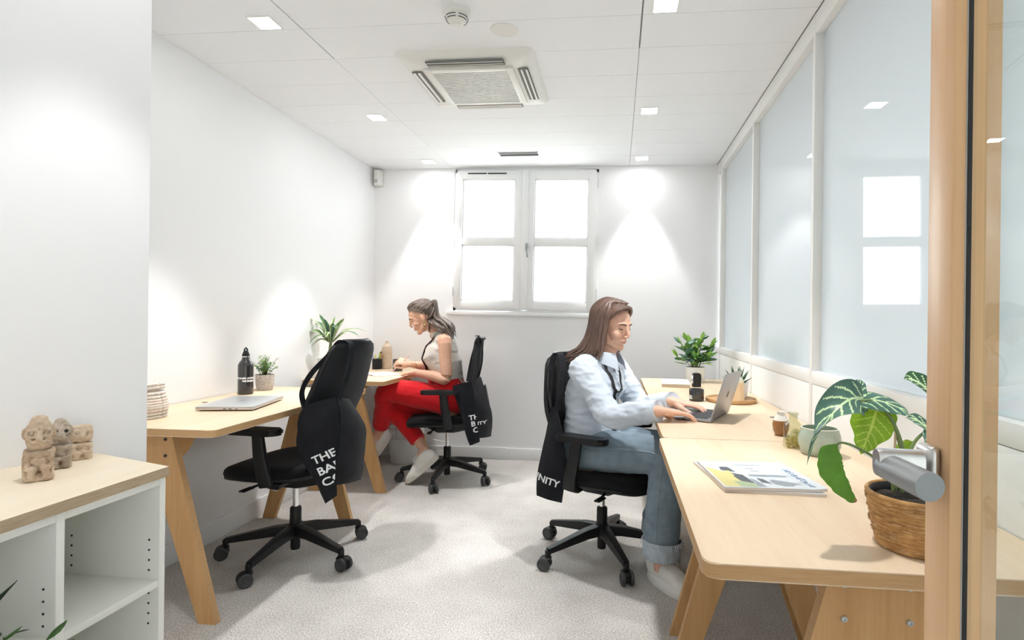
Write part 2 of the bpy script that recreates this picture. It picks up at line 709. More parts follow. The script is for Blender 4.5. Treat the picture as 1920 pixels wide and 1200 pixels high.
for a, b in zip((YB,) + mull, mull):
    bm = NB()
    rbox(bm, (0.034, b + 0.014, RZ), (0.042, a - 0.014, CEIL - 0.085))
    finish('glass_pane', bm, MT['frosted'], part, smooth=False)

# ------------------------------------------------------------------ window in the back wall
win = struct_root('window_1', (-0.765, YB, WZ0))
wt = Matrix.Identity(4)
HW, HH = 0.60, WZ1 - WZ0
bm = NB()
for lo, hi in (((-HW, -0.012, 0), (-HW + 0.03, 0.07, HH)), ((HW - 0.03, -0.012, 0), (HW, 0.07, HH)),
               ((-HW, -0.012, HH - 0.03), (HW, 0.07, HH)), ((-HW, -0.012, 0), (HW, 0.07, 0.03))):
    rbox(bm, lo, hi, 0.003)
finish('window_frame', bm, MT['winframe'], win)
for sx in (-1, 1):
    x0, x1 = (-HW + 0.018, -0.022) if sx < 0 else (0.022, HW - 0.018)
    z0, z1 = 0.018, HH - 0.014
    st, mid = 0.052, 0.575
    bm = NB()
    rbox(bm, (x0, -0.03, z0), (x0 + st, 0.03, z1), 0.004)
    rbox(bm, (x1 - st - 0.012, -0.03, z0), (x1, 0.03, z1), 0.004)
    for za, zb in ((z0, z0 + 0.062), (mid - 0.028, mid + 0.028), (z1 - 0.07, z1)):
        rbox(bm, (x0 + st - 0.01, -0.028, za), (x1 - st, 0.028, zb), 0.004)
    sash = finish('sash', bm, MT['winframe'], win)
    for za, zb in ((z0 + 0.062, mid - 0.028), (mid + 0.028, z1 - 0.07)):
        bm = NB()
        xa, xb = x0 + st, x1 - st - 0.012
        for lo, hi in (((xa, -0.02, za), (xa + 0.01, 0.02, zb)), ((xb - 0.01, -0.02, za), (xb, 0.02, zb)),
                       ((xa, -0.02, za), (xb, 0.02, za + 0.01)), ((xa, -0.02, zb - 0.01), (xb, 0.02, zb))):
            rbox(bm, lo, hi, 0.002)
        finish('glazing_bead', bm, MT['winframe'], sash)
        bm = NB()
        rbox(bm, (xa, -0.003, za), (xb, 0.003, zb))
        finish('pane', bm, MT['glass'], sash, smooth=False)
    for hz in (0.12, 0.55, 1.02):
        bm = NB()
        hx = -HW - 0.004 if sx < 0 else HW + 0.004
        cyl(bm, (hx, -0.02, hz), (hx, -0.02, hz + 0.075), 0.007, 10)
        finish('hinge', bm, MT['winframe'], win)
bm = NB()
rbox(bm, (-0.026, -0.046, 0.012), (0.026, -0.026, HH - 0.01), 0.006)
finish('meeting_rail', bm, MT['winframe'], win)
hd = NB()
rbox(hd, (0.012, -0.064, 0.50), (0.03, -0.046, 0.56), 0.004)
loft(hd, [(0.021, -0.066, 0.545), (0.024, -0.088, 0.54), (0.03, -0.092, 0.50), (0.036, -0.09, 0.445)], [0.007, 0.008, 0.008, 0.007], 10)
finish('handle', hd, MT['satin'], win)
bm = NB()
rbox(bm, (-HW + 0.10, -0.042, HH - 0.075), (-HW + 0.46, -0.03, HH - 0.03), 0.003)
tv = finish('trickle_vent', bm, MT['winframe'], win)
for k in range(2):
    bm = NB()
    x0 = -HW + 0.115 + k * 0.168
    rbox(bm, (x0, -0.0445, HH - 0.046), (x0 + 0.158, -0.0405, HH - 0.036))
    finish('slot', bm, MT['dark'], tv)
bm = NB()
rbox(bm, (-HW - 0.05, -0.03, -0.035), (HW + 0.01, 0.02, -0.002), 0.004)
finish('sill', bm, MT['winframe'], win)
win.rotation_euler = (0, 0.010, 0)

# ------------------------------------------------------------------ ceiling fittings
pos = ['near the left wall in the row closest to the camera', 'over the nearest right desk beside a dark ceiling joint', 'in the middle row by the left wall',
       'in the middle row by the glass partition', 'small by the back wall left of the window', 'small by the back wall right of the window',
       'over the near end of the right desks', 'over the white shelf unit', 'above the near left wall behind the shelf']
k = 0
for x, y in LAMPS:
    for _ in (0,):
        t = thing('downlight', 'square recessed LED downlight, ' + pos[k], 'ceiling light', (x, y, CEIL), 0, 'square ceiling downlights')
        k += 1
        s = 0.046
        bm = NB()
        for lo, hi in (((-s - .006, -s - .006, -0.004), (-s, s + .006, 0.0)), ((s, -s - .006, -0.004), (s + .006, s + .006, 0.0)),
                       ((-s, -s - .006, -0.004), (s, -s, 0.0)), ((-s, s, -0.004), (s, s + .006, 0.0))):
            rbox(bm, lo, hi)
        finish('trim', bm, MT['whiteplastic'], t, smooth=False)
        bm = NB(); rbox(bm, (-s, -s, -0.0025), (s, s, 0.0)); finish('diffuser', bm, MT['lamp'], t, smooth=False)

MT['outlet'] = plain('outlet_grey', (0.20, 0.20, 0.19), 0.8)
# air-conditioning cassette
ac = thing('air_conditioner', 'square white ceiling air conditioner cassette with ribbed centre grille', 'air conditioner', (-0.735, 2.885, CEIL))
S = 0.335
bm = NB()
outer = [round_poly([(-q, -q), (q, -q), (q, q), (-q, q)], r, 8) for q, r in ((S, 0.045), (S - 0.012, 0.04), (S - 0.07, 0.02), (S - 0.088, 0.01))]
zs = (0.0, -0.016, -0.032, -0.034)
rings = [[bm.verts.new((x, y, z)) for x, y in poly] for poly, z in zip(outer, zs)]
for a, b in zip(rings, rings[1:]):
    n = len(a)
    for i in range(n):
        bm.faces.new((a[i], a[(i + 1) % n], b[(i + 1) % n], b[i]))
bm.faces.new(rings[-1])
finish('panel', bm, MT['whiteplastic'], ac, angle=60)
for a in range(4):
    R = Matrix.Rotation(a * PI / 2, 4, 'Z')
    bm = NB()
    rbox(bm, (-0.19, -S + 0.042, -0.040), (0.19, -S + 0.095, -0.0335), 0.002)
    v_ = finish('outlet', bm, MT['outlet'], ac, matrix=R)
    for q in range(2):
        bm = NB()
        box(bm, (0, -S + 0.055 + q * 0.024, -0.040), (0.37, 0.017, 0.003), Matrix.Rotation(0.5, 3, 'X'))
        finish('louvre', bm, MT['whiteplastic'], v_)
g = 0.222
bm = NB()
for lo, hi in (((-g, -g, -0.048), (-g + .035, g, -0.033)), ((g - .035, -g, -0.048), (g, g, -0.033)), ((-g + .035, -g, -0.048), (g - .035, -g + .03, -0.033)), ((-g + .035, g - .03, -0.048), (g - .035, g, -0.033))):
    rbox(bm, lo, hi, 0.002)
finish('grille_frame', bm, MT['whiteplastic'], ac)
bm = NB(); rbox(bm, (-g + .03, -g + .03, -0.036), (g - .03, g - .03, -0.0335)); finish('filter', bm, plain('grey_filter', (0.10, 0.10, 0.09), 0.9), ac, smooth=False)
for q in range(25):
    y = -g + 0.036 + q * (2 * g - 0.072) / 24
    bm = NB()
    box(bm, (0, y, -0.042), (2 * g - 0.066, 0.0078, 0.006))
    finish('slat', bm, MT['whiteplastic'], ac, smooth=False)

# smoke detector
sd = thing('smoke_detector', 'round white smoke detector on the ceiling in front of the air conditioner', 'smoke detector', (-0.665, 2.235, CEIL))
bm = NB(); lathe(bm, [(0.058, 0), (0.058, -0.018), (0.05, -0.020)], 32); finish('base', bm, MT['whiteplastic'], sd)
bm = NB(); lathe(bm, [(0.045, -0.018), (0.047, -0.028), (0.047, -0.03), (0.044, -0.036), (0.044, -0.039), (0.038, -0.044), (0.03, -0.052), (0.018, -0.054), (0.016, -0.060), (0.006, -0.062)], 32, cap0=False)
finish('sensor_head', bm, MT['whiteplastic'], sd)
for zz, rr in ((-0.0325, 0.0462), (-0.042, 0.0415)):
    for q in range(5):
        bm = NB()
        a0 = q * 2 * PI / 5 + 0.15
        loft(bm, [(rr * math.cos(a0 + t * 0.19), rr * math.sin(a0 + t * 0.19), zz) for t in range(6)], [0.0016] * 6, 6)
        finish('slot', bm, MT['dark'], sd)
# round cover disc
cd = NB(); lathe(cd, [(0.062, 0), (0.060, -0.003), (0.05, -0.004)], 32)
tag(finish('cover_disc', cd, plain('cream_disc', (0.78, 0.77, 0.74), 0.6), None, matrix=Matrix.Translation((-0.50, 2.40, CEIL))), 'faint round blank cover disc on the ceiling behind the smoke detector', 'cover plate')
# slot vent
sv = thing('slot_diffuser', 'dark narrow slot air diffuser in the ceiling near the window', 'vent', (-0.755, 4.205, CEIL))
bm = NB()
for lo, hi in (((-.155, -.058, -.003), (.155, -.05, .0)), ((-.155, .05, -.003), (.155, .058, .0)), ((-.155, -.058, -.003), (-.147, .058, .0)), ((.147, -.058, -.003), (.155, .058, .0))):
    rbox(bm, lo, hi)
finish('frame', bm, MT['ceil'], sv, smooth=False)
bm = NB(); rbox(bm, (-.148, -.052, -.0015), (.148, .052, 0)); finish('opening', bm, MT['gap'], sv, smooth=False)
bm = NB(); rbox(bm, (-.148, -.03, -.004), (.148, -.004, -.0015)); finish('blade', bm, plain('grey_blade', (.25, .25, .25), .6), sv, smooth=False)
bm = NB(); rbox(bm, (-.148, .02, -.003), (.148, .026, -.0015)); finish('blade', bm, MT['dark'], sv, smooth=False)
# alarm sensor in the corner
al = thing('motion_sensor', 'small white wedge motion sensor high in the back left corner', 'sensor', (XL + 0.012, YB - 0.045, 2.275))
bm = NB()
prism(bm, round_poly([(0, 0.04), (0.012, -0.03), (0.05, -0.03), (0.066, 0.04)], 0.008, 4), 0, 0.125)
finish('housing', bm, MT['whiteplastic'], al)
bm = NB(); box(bm, (0.031, -0.032, 0.03), (0.03, 0.006, 0.032), None, 0.002); finish('lens', bm, plain('grey_lens', (.5, .52, .52), .3), al)

# ------------------------------------------------------------------ glazed door standing open at the right
LD = math.radians(4)
dd = V((math.sin(LD), math.cos(LD), 0))          # along the leaf, away from the camera
dn = V((-math.cos(LD), math.sin(LD), 0))         # out of the visible face
door = struct_root('door_1')
fe = V((0.239, 0.46, 0))                              # free edge of the face
door.matrix_world = basis(-dd, dn, (0, 0, 1), fe)   # local +x runs from the free edge towards the hinges, +y out of the visible face
SW = 0.037
bm = NB(); rbox(bm, (0, -0.031, 0.006), (SW, 0, 2.1), 0.0015); finish('stile', bm, MT['doorwood'], door)
bm = NB(); rbox(bm, (0.80, -0.031, 0.006), (0.86, 0, 2.1), 0.0015); finish('stile', bm, MT['doorwood'], door)
bm = NB(); rbox(bm, (SW, -0.031, 0.006), (0.80, 0, 0.14), 0.0015); finish('bottom_rail', bm, MT['doorwood'], door)
bm = NB(); rbox(bm, (SW, -0.031, 1.98), (0.80, 0, 2.1), 0.0015); finish('top_rail', bm, MT['doorwood'], door)
bm = NB(); rbox(bm, (SW - 0.004, -0.020, 0.13), (0.806, -0.011, 1.99)); finish('glass_pane', bm, MT['doorglass'], door, smooth=False)
bm = NB(); rbox(bm, (SW - 0.001, -0.011, 0.14), (SW + 0.0022, -0.0085, 1.98)); finish('gasket', bm, MT['dark'], door, smooth=False)
bm = NB(); rbox(bm, (SW - 0.001, -0.0085, 0.14), (SW + 0.0008, -0.0077, 1.98)); finish('gasket', bm, plain('silicone_bead', (.55, .55, .52), .4), door, smooth=False)
hx, hz = 0.0150, 1.052
hroot = NB()
box(hroot, (hx, 0.0045, hz), (0.024, 0.009, 0.036), None, 0.0044, 4)
hdl = finish('handle', hroot, MT['steel'], door, angle=60)
bm = NB()
loft(bm, [(hx, 0.006, hz + 0.003), (hx, 0.036, hz + 0.003), (hx, 0.0405, hz + 0.003)], [(0.0080, 0.0105)] * 2 + [(0.0072, 0.0098)], 24, dome=False, power=3)
finish('neck', bm, MT['steel'], hdl, angle=50)
bm = NB()
cyl(bm, (hx - 0.001, 0.0325, hz), (hx + 0.049, 0.0245, hz - 0.001), 0.0099, 32)
finish('lever', bm, MT['satin'], hdl, angle=50)

# ------------------------------------------------------------------ desks on splayed plywood trestles
def trestle_poly(half_top, half_foot, ztop, foot_w, notch_z):
    """outline (across, up) of one leg of the inverted V; mirrored for the other"""
    ht, hf = half_top, half_foot
    return [(0.0, ztop), (ht, ztop), (hf, 0.0), (hf - foot_w, 0.0), (0.0, notch_z)]


def desk(label, x0, x1, y0, y1, round_side):
    """round_side: +1 front edge at +x, -1 front edge at -x"""
    t = thing('desk', label, 'desk', ((x0 + x1) / 2, (y0 + y1) / 2, 0), 0, 'oak desks on splayed trestles')
    W, L = x1 - x0, y1 - y0
    bm = NB()
    r = [0.0] * 4
    pts = [(-W / 2, -L / 2), (W / 2, -L / 2), (W / 2, L / 2), (-W / 2, L / 2)]
    if round_side > 0:
        r = [0.004, 0.028, 0.028, 0.004]
    else:
        r = [0.028, 0.004, 0.004, 0.028]
    poly = round_poly(pts, r, 6)
    a = [bm.verts.new((x, y, 0.717)) for x, y in poly]
    b = [bm.verts.new((x, y, 0.745)) for x, y in poly]
    f0, f1 = bm.faces.new(a[::-1]), bm.faces.new(b)
    n = len(poly)
    for i in range(n):
        bm.faces.new((a[i], a[(i + 1) % n], b[(i + 1) % n], b[i])).material_index = 1
    bmesh.ops.bevel(bm, geom=list(f0.edges) + list(f1.edges), offset=0.002, segments=2, affect='EDGES')
    finish('desktop', bm, [MT['oakY'], MT['oakedge']], t)
    for e, yy in ((-1, -L / 2 + 0.085), (1, L / 2 - 0.085)):
        # panels stand across the desk; legs taper to the feet
        for s in (-1, 1):
            bm = NB()
            P = trestle_poly(0.078, 0.268, 0.717, 0.072, 0.575)
            off = 0.0135 if s > 0 else -0.0135
            poly = [(s * x, z) for x, z in P]
            M4 = Matrix(((1, 0, 0, 0), (0, 0, -1, yy + 0.0135), (0, 1, 0, 0), (0, 0, 0, 1)))
            prism(bm, poly, 0, 0.027, M4, mi_side=1)
            finish('leg', bm, [MT['oakZ'], MT['oakedge']], t, smooth=False)
        for bx in (-0.056, 0.056):
            for bz in (0.690, 0.628):
                bm = NB()
                oy = yy - 0.0135 if e < 0 else yy + 0.0135
                lathe(bm, [(0.0062, 0), (0.0062, 0.002), (0.0052, 0.004), (0.0028, 0.004), (0.0024, 0.002)], 12,
                      mat4=Matrix.Rotation(PI / 2 if e < 0 else -PI / 2, 4, 'X'), c=(bx, oy, bz))
                finish('bolt', bm, MT['zinc'] if round_side < 0 else MT['rubber'], t)
        # gussets under the top, running lengthwise from the trestle
        for gx in (-0.055, 0.055):
            bm = NB()
            g = [(0, 0.717), (0, 0.60), (0.03, 0.60), (0.075, 0.625), (0.115, 0.668), (0.15, 0.70), (0.17, 0.717)]
            sgn = -e
            poly = [(yy + sgn * (0.0135 + a_), z) for a_, z in g]
            M4 = Matrix(((0, 0, 1, gx - 0.011), (1, 0, 0, 0), (0, 1, 0, 0), (0, 0, 0, 1)))
            prism(bm, poly, 0, 0.022, M4, mi_side=1)
            finish('gusset', bm, [MT['oakZ'], MT['oakedge']], t, smooth=False)
    # cable grommet hole near the wall side
    bm = NB()
    lathe(bm, [(0.013, 0.0), (0.013, 0.0012), (0.004, 0.0012)], 20, c=(-round_side * -1 * (W / 2 - 0.11) if False else (-W / 2 + 0.09 if round_side > 0 and False else (W / 2 - 0.10 if round_side < 0 else -W / 2 + 0.10)), -0.02, 0.745))
    finish('grommet', bm, MT['gap'], t)
    return t


desk_l1 = desk('oak desk by the left wall, nearest the camera, with closed laptop and black bottle', XL + 0.005, -1.445, 1.89, 3.14, 1)
desk_l2 = desk('oak desk in the back left corner where the woman in red trousers sits', XL + 0.005, -1.50, 3.50, 4.555, 1)
desk_r1 = desk('oak desk nearest the camera along the glass partition with magazines and wicker pot', 0.155, XR - 0.005, 0.985, 2.022, -1)
desk_r2 = desk('middle oak desk along the glass partition carrying the open laptop', 0.170, XR - 0.005, 2.026, 3.080, -1)
desk_r3 = desk('oak desk at the far end of the partition under the leafy potted plant', 0.180, XR - 0.005, 3.084, 4.12, -1)
for zz, yy_, xx_ in ((0.56, 3.035, -1.70), (0.17, 3.035, -1.94)):
    bm = NB()
    box(bm, (xx_ + 1.7525, yy_ - 2.515, zz), (0.034, 0.003, 0.022), Matrix.Rotation(0.25, 3, 'Y'))
    finish('sticker', bm, plain('white_sticker', (.8, .8, .76), .6), desk_l1, smooth=False)


# ------------------------------------------------------------------ swivel chairs
def chair(label, loc, facing, phase, top_z=1.0, seat_z=0.46, recline=0.13, arm_z=0.665):
    t = thing('office_chair', label, 'chair', loc, facing, 'black swivel office chairs')
    ph0 = phase - facing
    bm = NB()
    lathe(bm, [(0.020, 0.035), (0.022, 0.04), (0.022, 0.10), (0.034, 0.105), (0.036, 0.15), (0.030, 0.158), (0.027, 0.16), (0.026, 0.235), (0.022, 0.24)], 24)
    finish('hub', bm, MT['black'], t)
    bm = NB(); lathe(bm, [(0.0135, 0.235), (0.0135, seat_z - 0.10)], 20); finish('gas_lift', bm, MT['chrome'], t)
    for k in range(5):
        a = ph0 + k * 2 * PI / 5
        R = Matrix.Rotation(a, 4, 'Z')
        bm = NB()
        loft(bm, [(0.02, 0, 0.128), (0.10, 0, 0.124), (0.22, 0, 0.104), (0.315, 0, 0.088)], [(0.026, 0.028), (0.023, 0.025), (0.018, 0.019), (0.014, 0.014)], 8, dome=False, power=5)
        box(bm, (0.316, 0, 0.078), (0.022, 0.022, 0.032), None, 0.004)
        finish('base_arm', bm, MT['black'], t, matrix=R, angle=35)
        ca = a + random.uniform(-0.9, 0.9)
        C4 = Matrix.Translation((0.316 * math.cos(a), 0.316 * math.sin(a), 0)) @ Matrix.Rotation(ca, 4, 'Z')
        bm = NB()
        loft(bm, [(0.016, -0.011, 0.031), (0.016, 0.011, 0.031)], [0.021, 0.021], 16, dome=False)
        loft(bm, [(-0.008, 0, 0.056), (0.006, 0, 0.052), (0.03, 0, 0.05)], [(0.024, 0.009), (0.026, 0.010), (0.022, 0.009)], 12)
        cyl(bm, (0, 0, 0.045), (0, 0, 0.075), 0.009, 10)
        cst = finish('caster', bm, MT['black'], t, matrix=C4)
        for s in (-1, 1):
            bm = NB()
            y0 = s * 0.012
            lathe(bm, [(0.022, 0), (0.0295, 0.001), (0.031, 0.004), (0.031, 0.010), (0.0295, 0.014), (0.024, 0.0165), (0.021, 0.0145), (0.006, 0.0155)], 20,
                  mat4=Matrix.Rotation(-PI / 2 if s > 0 else PI / 2, 4, 'X'), c=(0.016, y0, 0.031))
            finish('wheel', bm, MT['rubber'], cst)
    # mechanism
    sz = seat_z
    bm = NB()
    loft(bm, [(-0.16, 0, sz - 0.085), (-0.05, 0, sz - 0.095), (0.06, 0, sz - 0.095), (0.14, 0, sz - 0.075)], [(0.07, 0.022), (0.085, 0.034), (0.085, 0.034), (0.06, 0.018)], 12, power=5, dome=False)
    mech = finish('mechanism', bm, MT['black'], t, angle=35)
    for s in (-1, 1):
        bm = NB()
        cyl(bm, (0.07, s * 0.06, sz - 0.09), (0.09, s * 0.19, sz - 0.095), 0.006, 8)
        box(bm, (0.095, s * 0.215, sz - 0.097), (0.03, 0.07, 0.009), None, 0.004)
        finish('lever', bm, MT['black'], mech)
    bm = NB(); lathe(bm, [(0.03, -0.02), (0.034, -0.018), (0.034, 0.012), (0.028, 0.014)], 16, mat4=Matrix.Rotation(PI / 2, 4, 'X'), c=(-0.11, -0.09, sz - 0.09)); finish('tension_knob', bm, MT['black'], mech)
    # seat: shell and cushion

    def seat_outline(grow=0.0):
        pts = []
        for k in range(40):
            a = 2 * PI * k / 40
            ca, sa = math.cos(a), math.sin(a)
            x = 0.245 * math.copysign(abs(ca) ** 0.62, ca)
            wv = 0.245 - 0.02 * (x < 0) * abs(x) / 0.245
            y = wv * math.copysign(abs(sa) ** 0.62, sa)
            pts.append((x * (1 + grow), y * (1 + grow)))
        return pts
    O = seat_outline()

    def stack(levels, mat, name):
        bm = NB()
        rings = []
        for sc, z, dz in levels:
            ring = []
            for x, y in O:
                xx, yy = x * sc, y * sc
                drop = -0.030 * max(0.0, (xx - 0.10) / 0.145) ** 2 + 0.012 * max(0.0, (-xx - 0.10) / 0.14) ** 2
                sag = -0.010 * dz * max(0, 1 - (xx * xx + yy * yy) / 0.04)
                ring.append(bm.verts.new((xx + 0.035, yy, z + drop + sag)))
            rings.append(ring)
        n = len(O)
        for a, b in zip(rings, rings[1:]):
            for i in range(n):
                bm.faces.new((a[i], a[(i + 1) % n], b[(i + 1) % n], b[i]))
        bm.faces.new(rings[0][::-1]); bm.faces.new(rings[-1])
        return finish(name, bm, mat, t, angle=60)
    stack([(0.80, sz - 0.064, 0), (0.93, sz - 0.060, 0), (0.985, sz - 0.050, 0), (0.985, sz - 0.042, 0), (0.9, sz - 0.042, 0)], MT['black'], 'seat_shell')
    stack([(0.93, sz - 0.048, 0), (0.985, sz - 0.040, 0), (1.0, sz - 0.024, 0), (0.985, sz - 0.009, 0), (0.94, sz, 0), (0.8, sz + 0.004, 0.4), (0.55, sz + 0.004, 1), (0.3, sz + 0.004, 1), (0.05, sz + 0.004, 1)], MT['blackfab'], 'seat_cushion')
    # armrests
    for s in (-1, 1):
        bm = NB()
        loft(bm, [(-0.04, s * 0.12, sz - 0.072), (-0.04, s * 0.22, sz - 0.074), (-0.038, s * 0.262, sz - 0.055), (-0.03, s * 0.272, sz - 0.005), (-0.012, s * 0.272, sz + 0.08), (0.0, s * 0.270, arm_z - 0.03)],
             [(0.030, 0.012), (0.031, 0.013), (0.032, 0.016), (0.031, 0.015), (0.029, 0.014), (0.026, 0.012)], 12, power=4, dome=False, up=(0, 1, 0.01) if False else (0.0, 1.0, 0.35))
        arm = finish('armrest', bm, MT['black'], t, angle=40)
        bm = NB()
        pts = round_poly([(-0.10, -0.042), (0.15, -0.038), (0.15, 0.038), (-0.10, 0.042)], 0.028, 6)
        prism(bm, pts, 0, 0.028, None, bev=0.008)
        bmesh.ops.translate(bm, vec=(0, s * 0.262, arm_z - 0.028), verts=bm.verts)
        finish('arm_pad', bm, MT['black'], arm, angle=40)
    # backrest
    z0, z1 = sz + 0.055, top_z
    N, Mn = 22, 14

    def back_pt(s, w, depth):
        z = z0 + (z1 - z0) * s
        lum = 0.030 * math.exp(-((s - 0.26) / 0.2) ** 2)
        x = -0.225 + lum - recline * max(0, s - 0.22) ** 1.25 / (0.78 ** 1.25) - 0.03 * (1 - s) ** 3
        half = 0.150 + 0.080 * math.sin(min(1, s / 0.45) * PI / 2) - 0.058 * max(0, (s - 0.45) / 0.55) ** 1.4
        if s > 0.88:
            q = (s - 0.88) / 0.12
            half *= 0.60 + 0.40 * math.sqrt(max(0, 1 - q * q))
        if s < 0.10:
            q = (0.10 - s) / 0.10
            half *= 0.72 + 0.28 * math.sqrt(max(0, 1 - q * q))
        y = w * half
        x += 0.045 * w * w + depth
        return V((x, y, z))
    rows = [[back_pt(i / N, -1 + 2 * j / Mn, 0.0) for j in range(Mn + 1)] for i in range(N + 1)]
    bm = NB()
    sheet(bm, rows, 0.012)
    bk = finish('backrest', bm, MT['greyfab'], t, angle=60)
    bm = NB()
    rows = [[back_pt(0.04 + 0.91 * i / N, (-1 + 2 * j / Mn) * 0.93, 0.018 + 0.022 * (1 - abs(-1 + 2 * j / Mn) ** 4) * (1 - abs(2 * i / N - 1) ** 6)) for j in range(Mn + 1)] for i in range(N + 1)]
    sheet(bm, rows, -0.012)
    finish('cushion', bm, MT['blackfab'], bk, angle=60)
    rim = [back_pt(i / N, -1, 0.0) for i in range(N + 1)] + [back_pt(1, -1 + 2 * j / Mn, 0) for j in range(1, Mn)] + [back_pt(1 - i / N, 1, 0) for i in range(N + 1)] + [back_pt(0, 1 - 2 * j / Mn, 0) for j in range(1, Mn)]
    bm = NB()
    loft(bm, rim + [rim[0]], [0.012] * (len(rim) + 1), 8, up=(1, 0, 0), dome=False)
    finish('back_frame', bm, MT['black'], bk, angle=180)
    bm = NB()
    loft(bm, [(-0.14, 0, sz - 0.08), (-0.25, 0, sz - 0.07), (-0.295, 0, sz - 0.02), (-0.285, 0, sz + 0.08), (-0.262, 0, sz + 0.2)], [(0.05, 0.014), (0.05, 0.015), (0.048, 0.016), (0.045, 0.012), (0.04, 0.010)], 12, power=4, up=(1, 0, 0.2))
    finish('spine', bm, MT['black'], t, angle=40)
    return t


F1 = math.radians(176)
chair1 = chair('empty black swivel chair at the left desk with a black tote bag over its back', (-1.54, 2.58, 0), F1, math.radians(50), top_z=1.048, recline=0.125, seat_z=0.475, arm_z=0.668)
FR = math.radians(-25)
chair2 = chair('black swivel chair under the woman in the pale blue shirt', (-0.06, 2.78, 0), FR, math.radians(3.5), top_z=0.985, recline=0.04, seat_z=0.445, arm_z=0.635)
FL = math.radians(190)
chair3 = chair('black swivel chair under the woman in red trousers at the back', (-1.205, 3.945, 0), FL, math.radians(54), top_z=1.02, recline=0.03, seat_z=0.475, arm_z=0.675)

# ------------------------------------------------------------------ white cube shelf at the near left
SHZ = 0.78
sh = thing('shelf_unit', 'white open cube shelf with a plywood top at the near left wall', 'shelf', (-1.12, 1.30, 0))
# local: x to the room, -y towards the camera
bd, th = 0.30, 0.018
bm = NB(); prism(bm, [(-bd, -1.6), (0, -1.6), (0, 0.0), (-bd, 0.0)], 0, 0.03); bm.free()
PITCH = 0.258
for i in range(6):
    bm = NB(); rbox(bm, (-bd, -0.018 - i * PITCH, 0.0), (-0.001, -i * PITCH, SHZ - 0.024), 0.001); finish('upright', bm, MT['melamine'], sh)
for j in range(5):
    y1_, y0_ = -0.018 - PITCH * j, -PITCH * (j + 1)
    for z in (0.04, 0.225, 0.487, SHZ - 0.042):
        bm = NB(); rbox(bm, (-bd, y0_, z), (-0.002, y1_, z + th), 0.001); finish('shelf_board', bm, MT['melamine'], sh)
    bm = NB(); rbox(bm, (-bd, y0_, 0.04), (-bd + 0.006, y1_, SHZ - 0.024)); finish('back_panel', bm, MT['melamine'], sh, smooth=False)
    # shelf-pin holes on the far side of each bay
    if j < 2:
        for px in (-0.028, -0.240):
            for z in (0.602, 0.577, 0.552, 0.527, 0.470, 0.445, 0.420, 0.395):
                bm = NB(); lathe(bm, [(0.0026, 0), (0.0026, 0.0012), (0.0015, 0.0012)], 8, mat4=Matrix.Rotation(PI / 2, 4, 'X'), c=(px, y1_ + 0.0002, z)); finish('pin_hole', bm, MT['dark'], sh)
bm = NB()
poly = [(0.004, -1.25), (0.004, 0.004), (-0.286, 0.098), (-0.286 - 0.40, 0.098 - 0.80), (-0.9, -1.25)]
a = [bm.verts.new((x, y, SHZ - 0.024)) for x, y in poly]
b = [bm.verts.new((x, y, SHZ)) for x, y in poly]
bm.faces.new(a[::-1]); bm.faces.new(b)
for i in range(len(poly)):
    bm.faces.new((a[i], a[(i + 1) % len(poly)], b[(i + 1) % len(poly)], b[i])).material_index = 1
finish('top_board', bm, [MT['birch'], MT['birchedge']], sh, smooth=False)

# ------------------------------------------------------------------ people
from mathutils.bvhtree import BVHTree


def skin_mat(name, c):
    m, nt, p = new_mat(name)
    n = noise_node(nt, coords(nt), 60, 3)
    lo = (c[0] * 0.93, c[1] * 0.86, c[2] * 0.84)
    link(nt, ramp(nt, n.outputs[0], [(0.3, lo), (0.7, c)]), p.inputs['Base Color'])
    p.inputs['Roughness'].default_value = 0.48
    p.inputs['Subsurface Weight'].default_value = 0.12
    p.inputs['Subsurface Radius'].default_value = (0.012, 0.005, 0.003)
    p.inputs['Specular IOR Level'].default_value = 0.4
    return m


def cloth_mat(name, c, var=0.1, rough=0.85, weave=700, fold=14, sheen=0.15):
    m, nt, p = new_mat(name)
    n = noise_node(nt, coords(nt), fold, 4)
    lo = tuple(x * (1 - var) for x in c)
    hi = tuple(min(1, x * (1 + var)) for x in c)
    link(nt, ramp(nt, n.outputs[0], [(0.3, lo), (0.7, hi)]), p.inputs['Base Color'])
    w = noise_node(nt, coords(nt), weave, 2)
    link(nt, bump(nt, w.outputs[0], 0.25, 0.0006), p.inputs['Normal'])
    p.inputs['Roughness'].default_value = rough
    p.inputs['Specular IOR Level'].default_value = 0.25
    p.inputs['Sheen Weight'].default_value = sheen
    return m


def hair_mat(name, c1, c2):
    m, nt, p = new_mat(name)
    n = noise_node(nt, coords(nt, (140, 140, 14)), 1.0, 5, 0.65)
    link(nt, ramp(nt, n.outputs[0], [(0.32, c2), (0.68, c1)]), p.inputs['Base Color'])
    p.inputs['Roughness'].default_value = 0.42
    p.inputs['Specular IOR Level'].default_value = 0.45
    link(nt, bump(nt, n.outputs[0], 0.5, 0.002), p.inputs['Normal'])
    return m


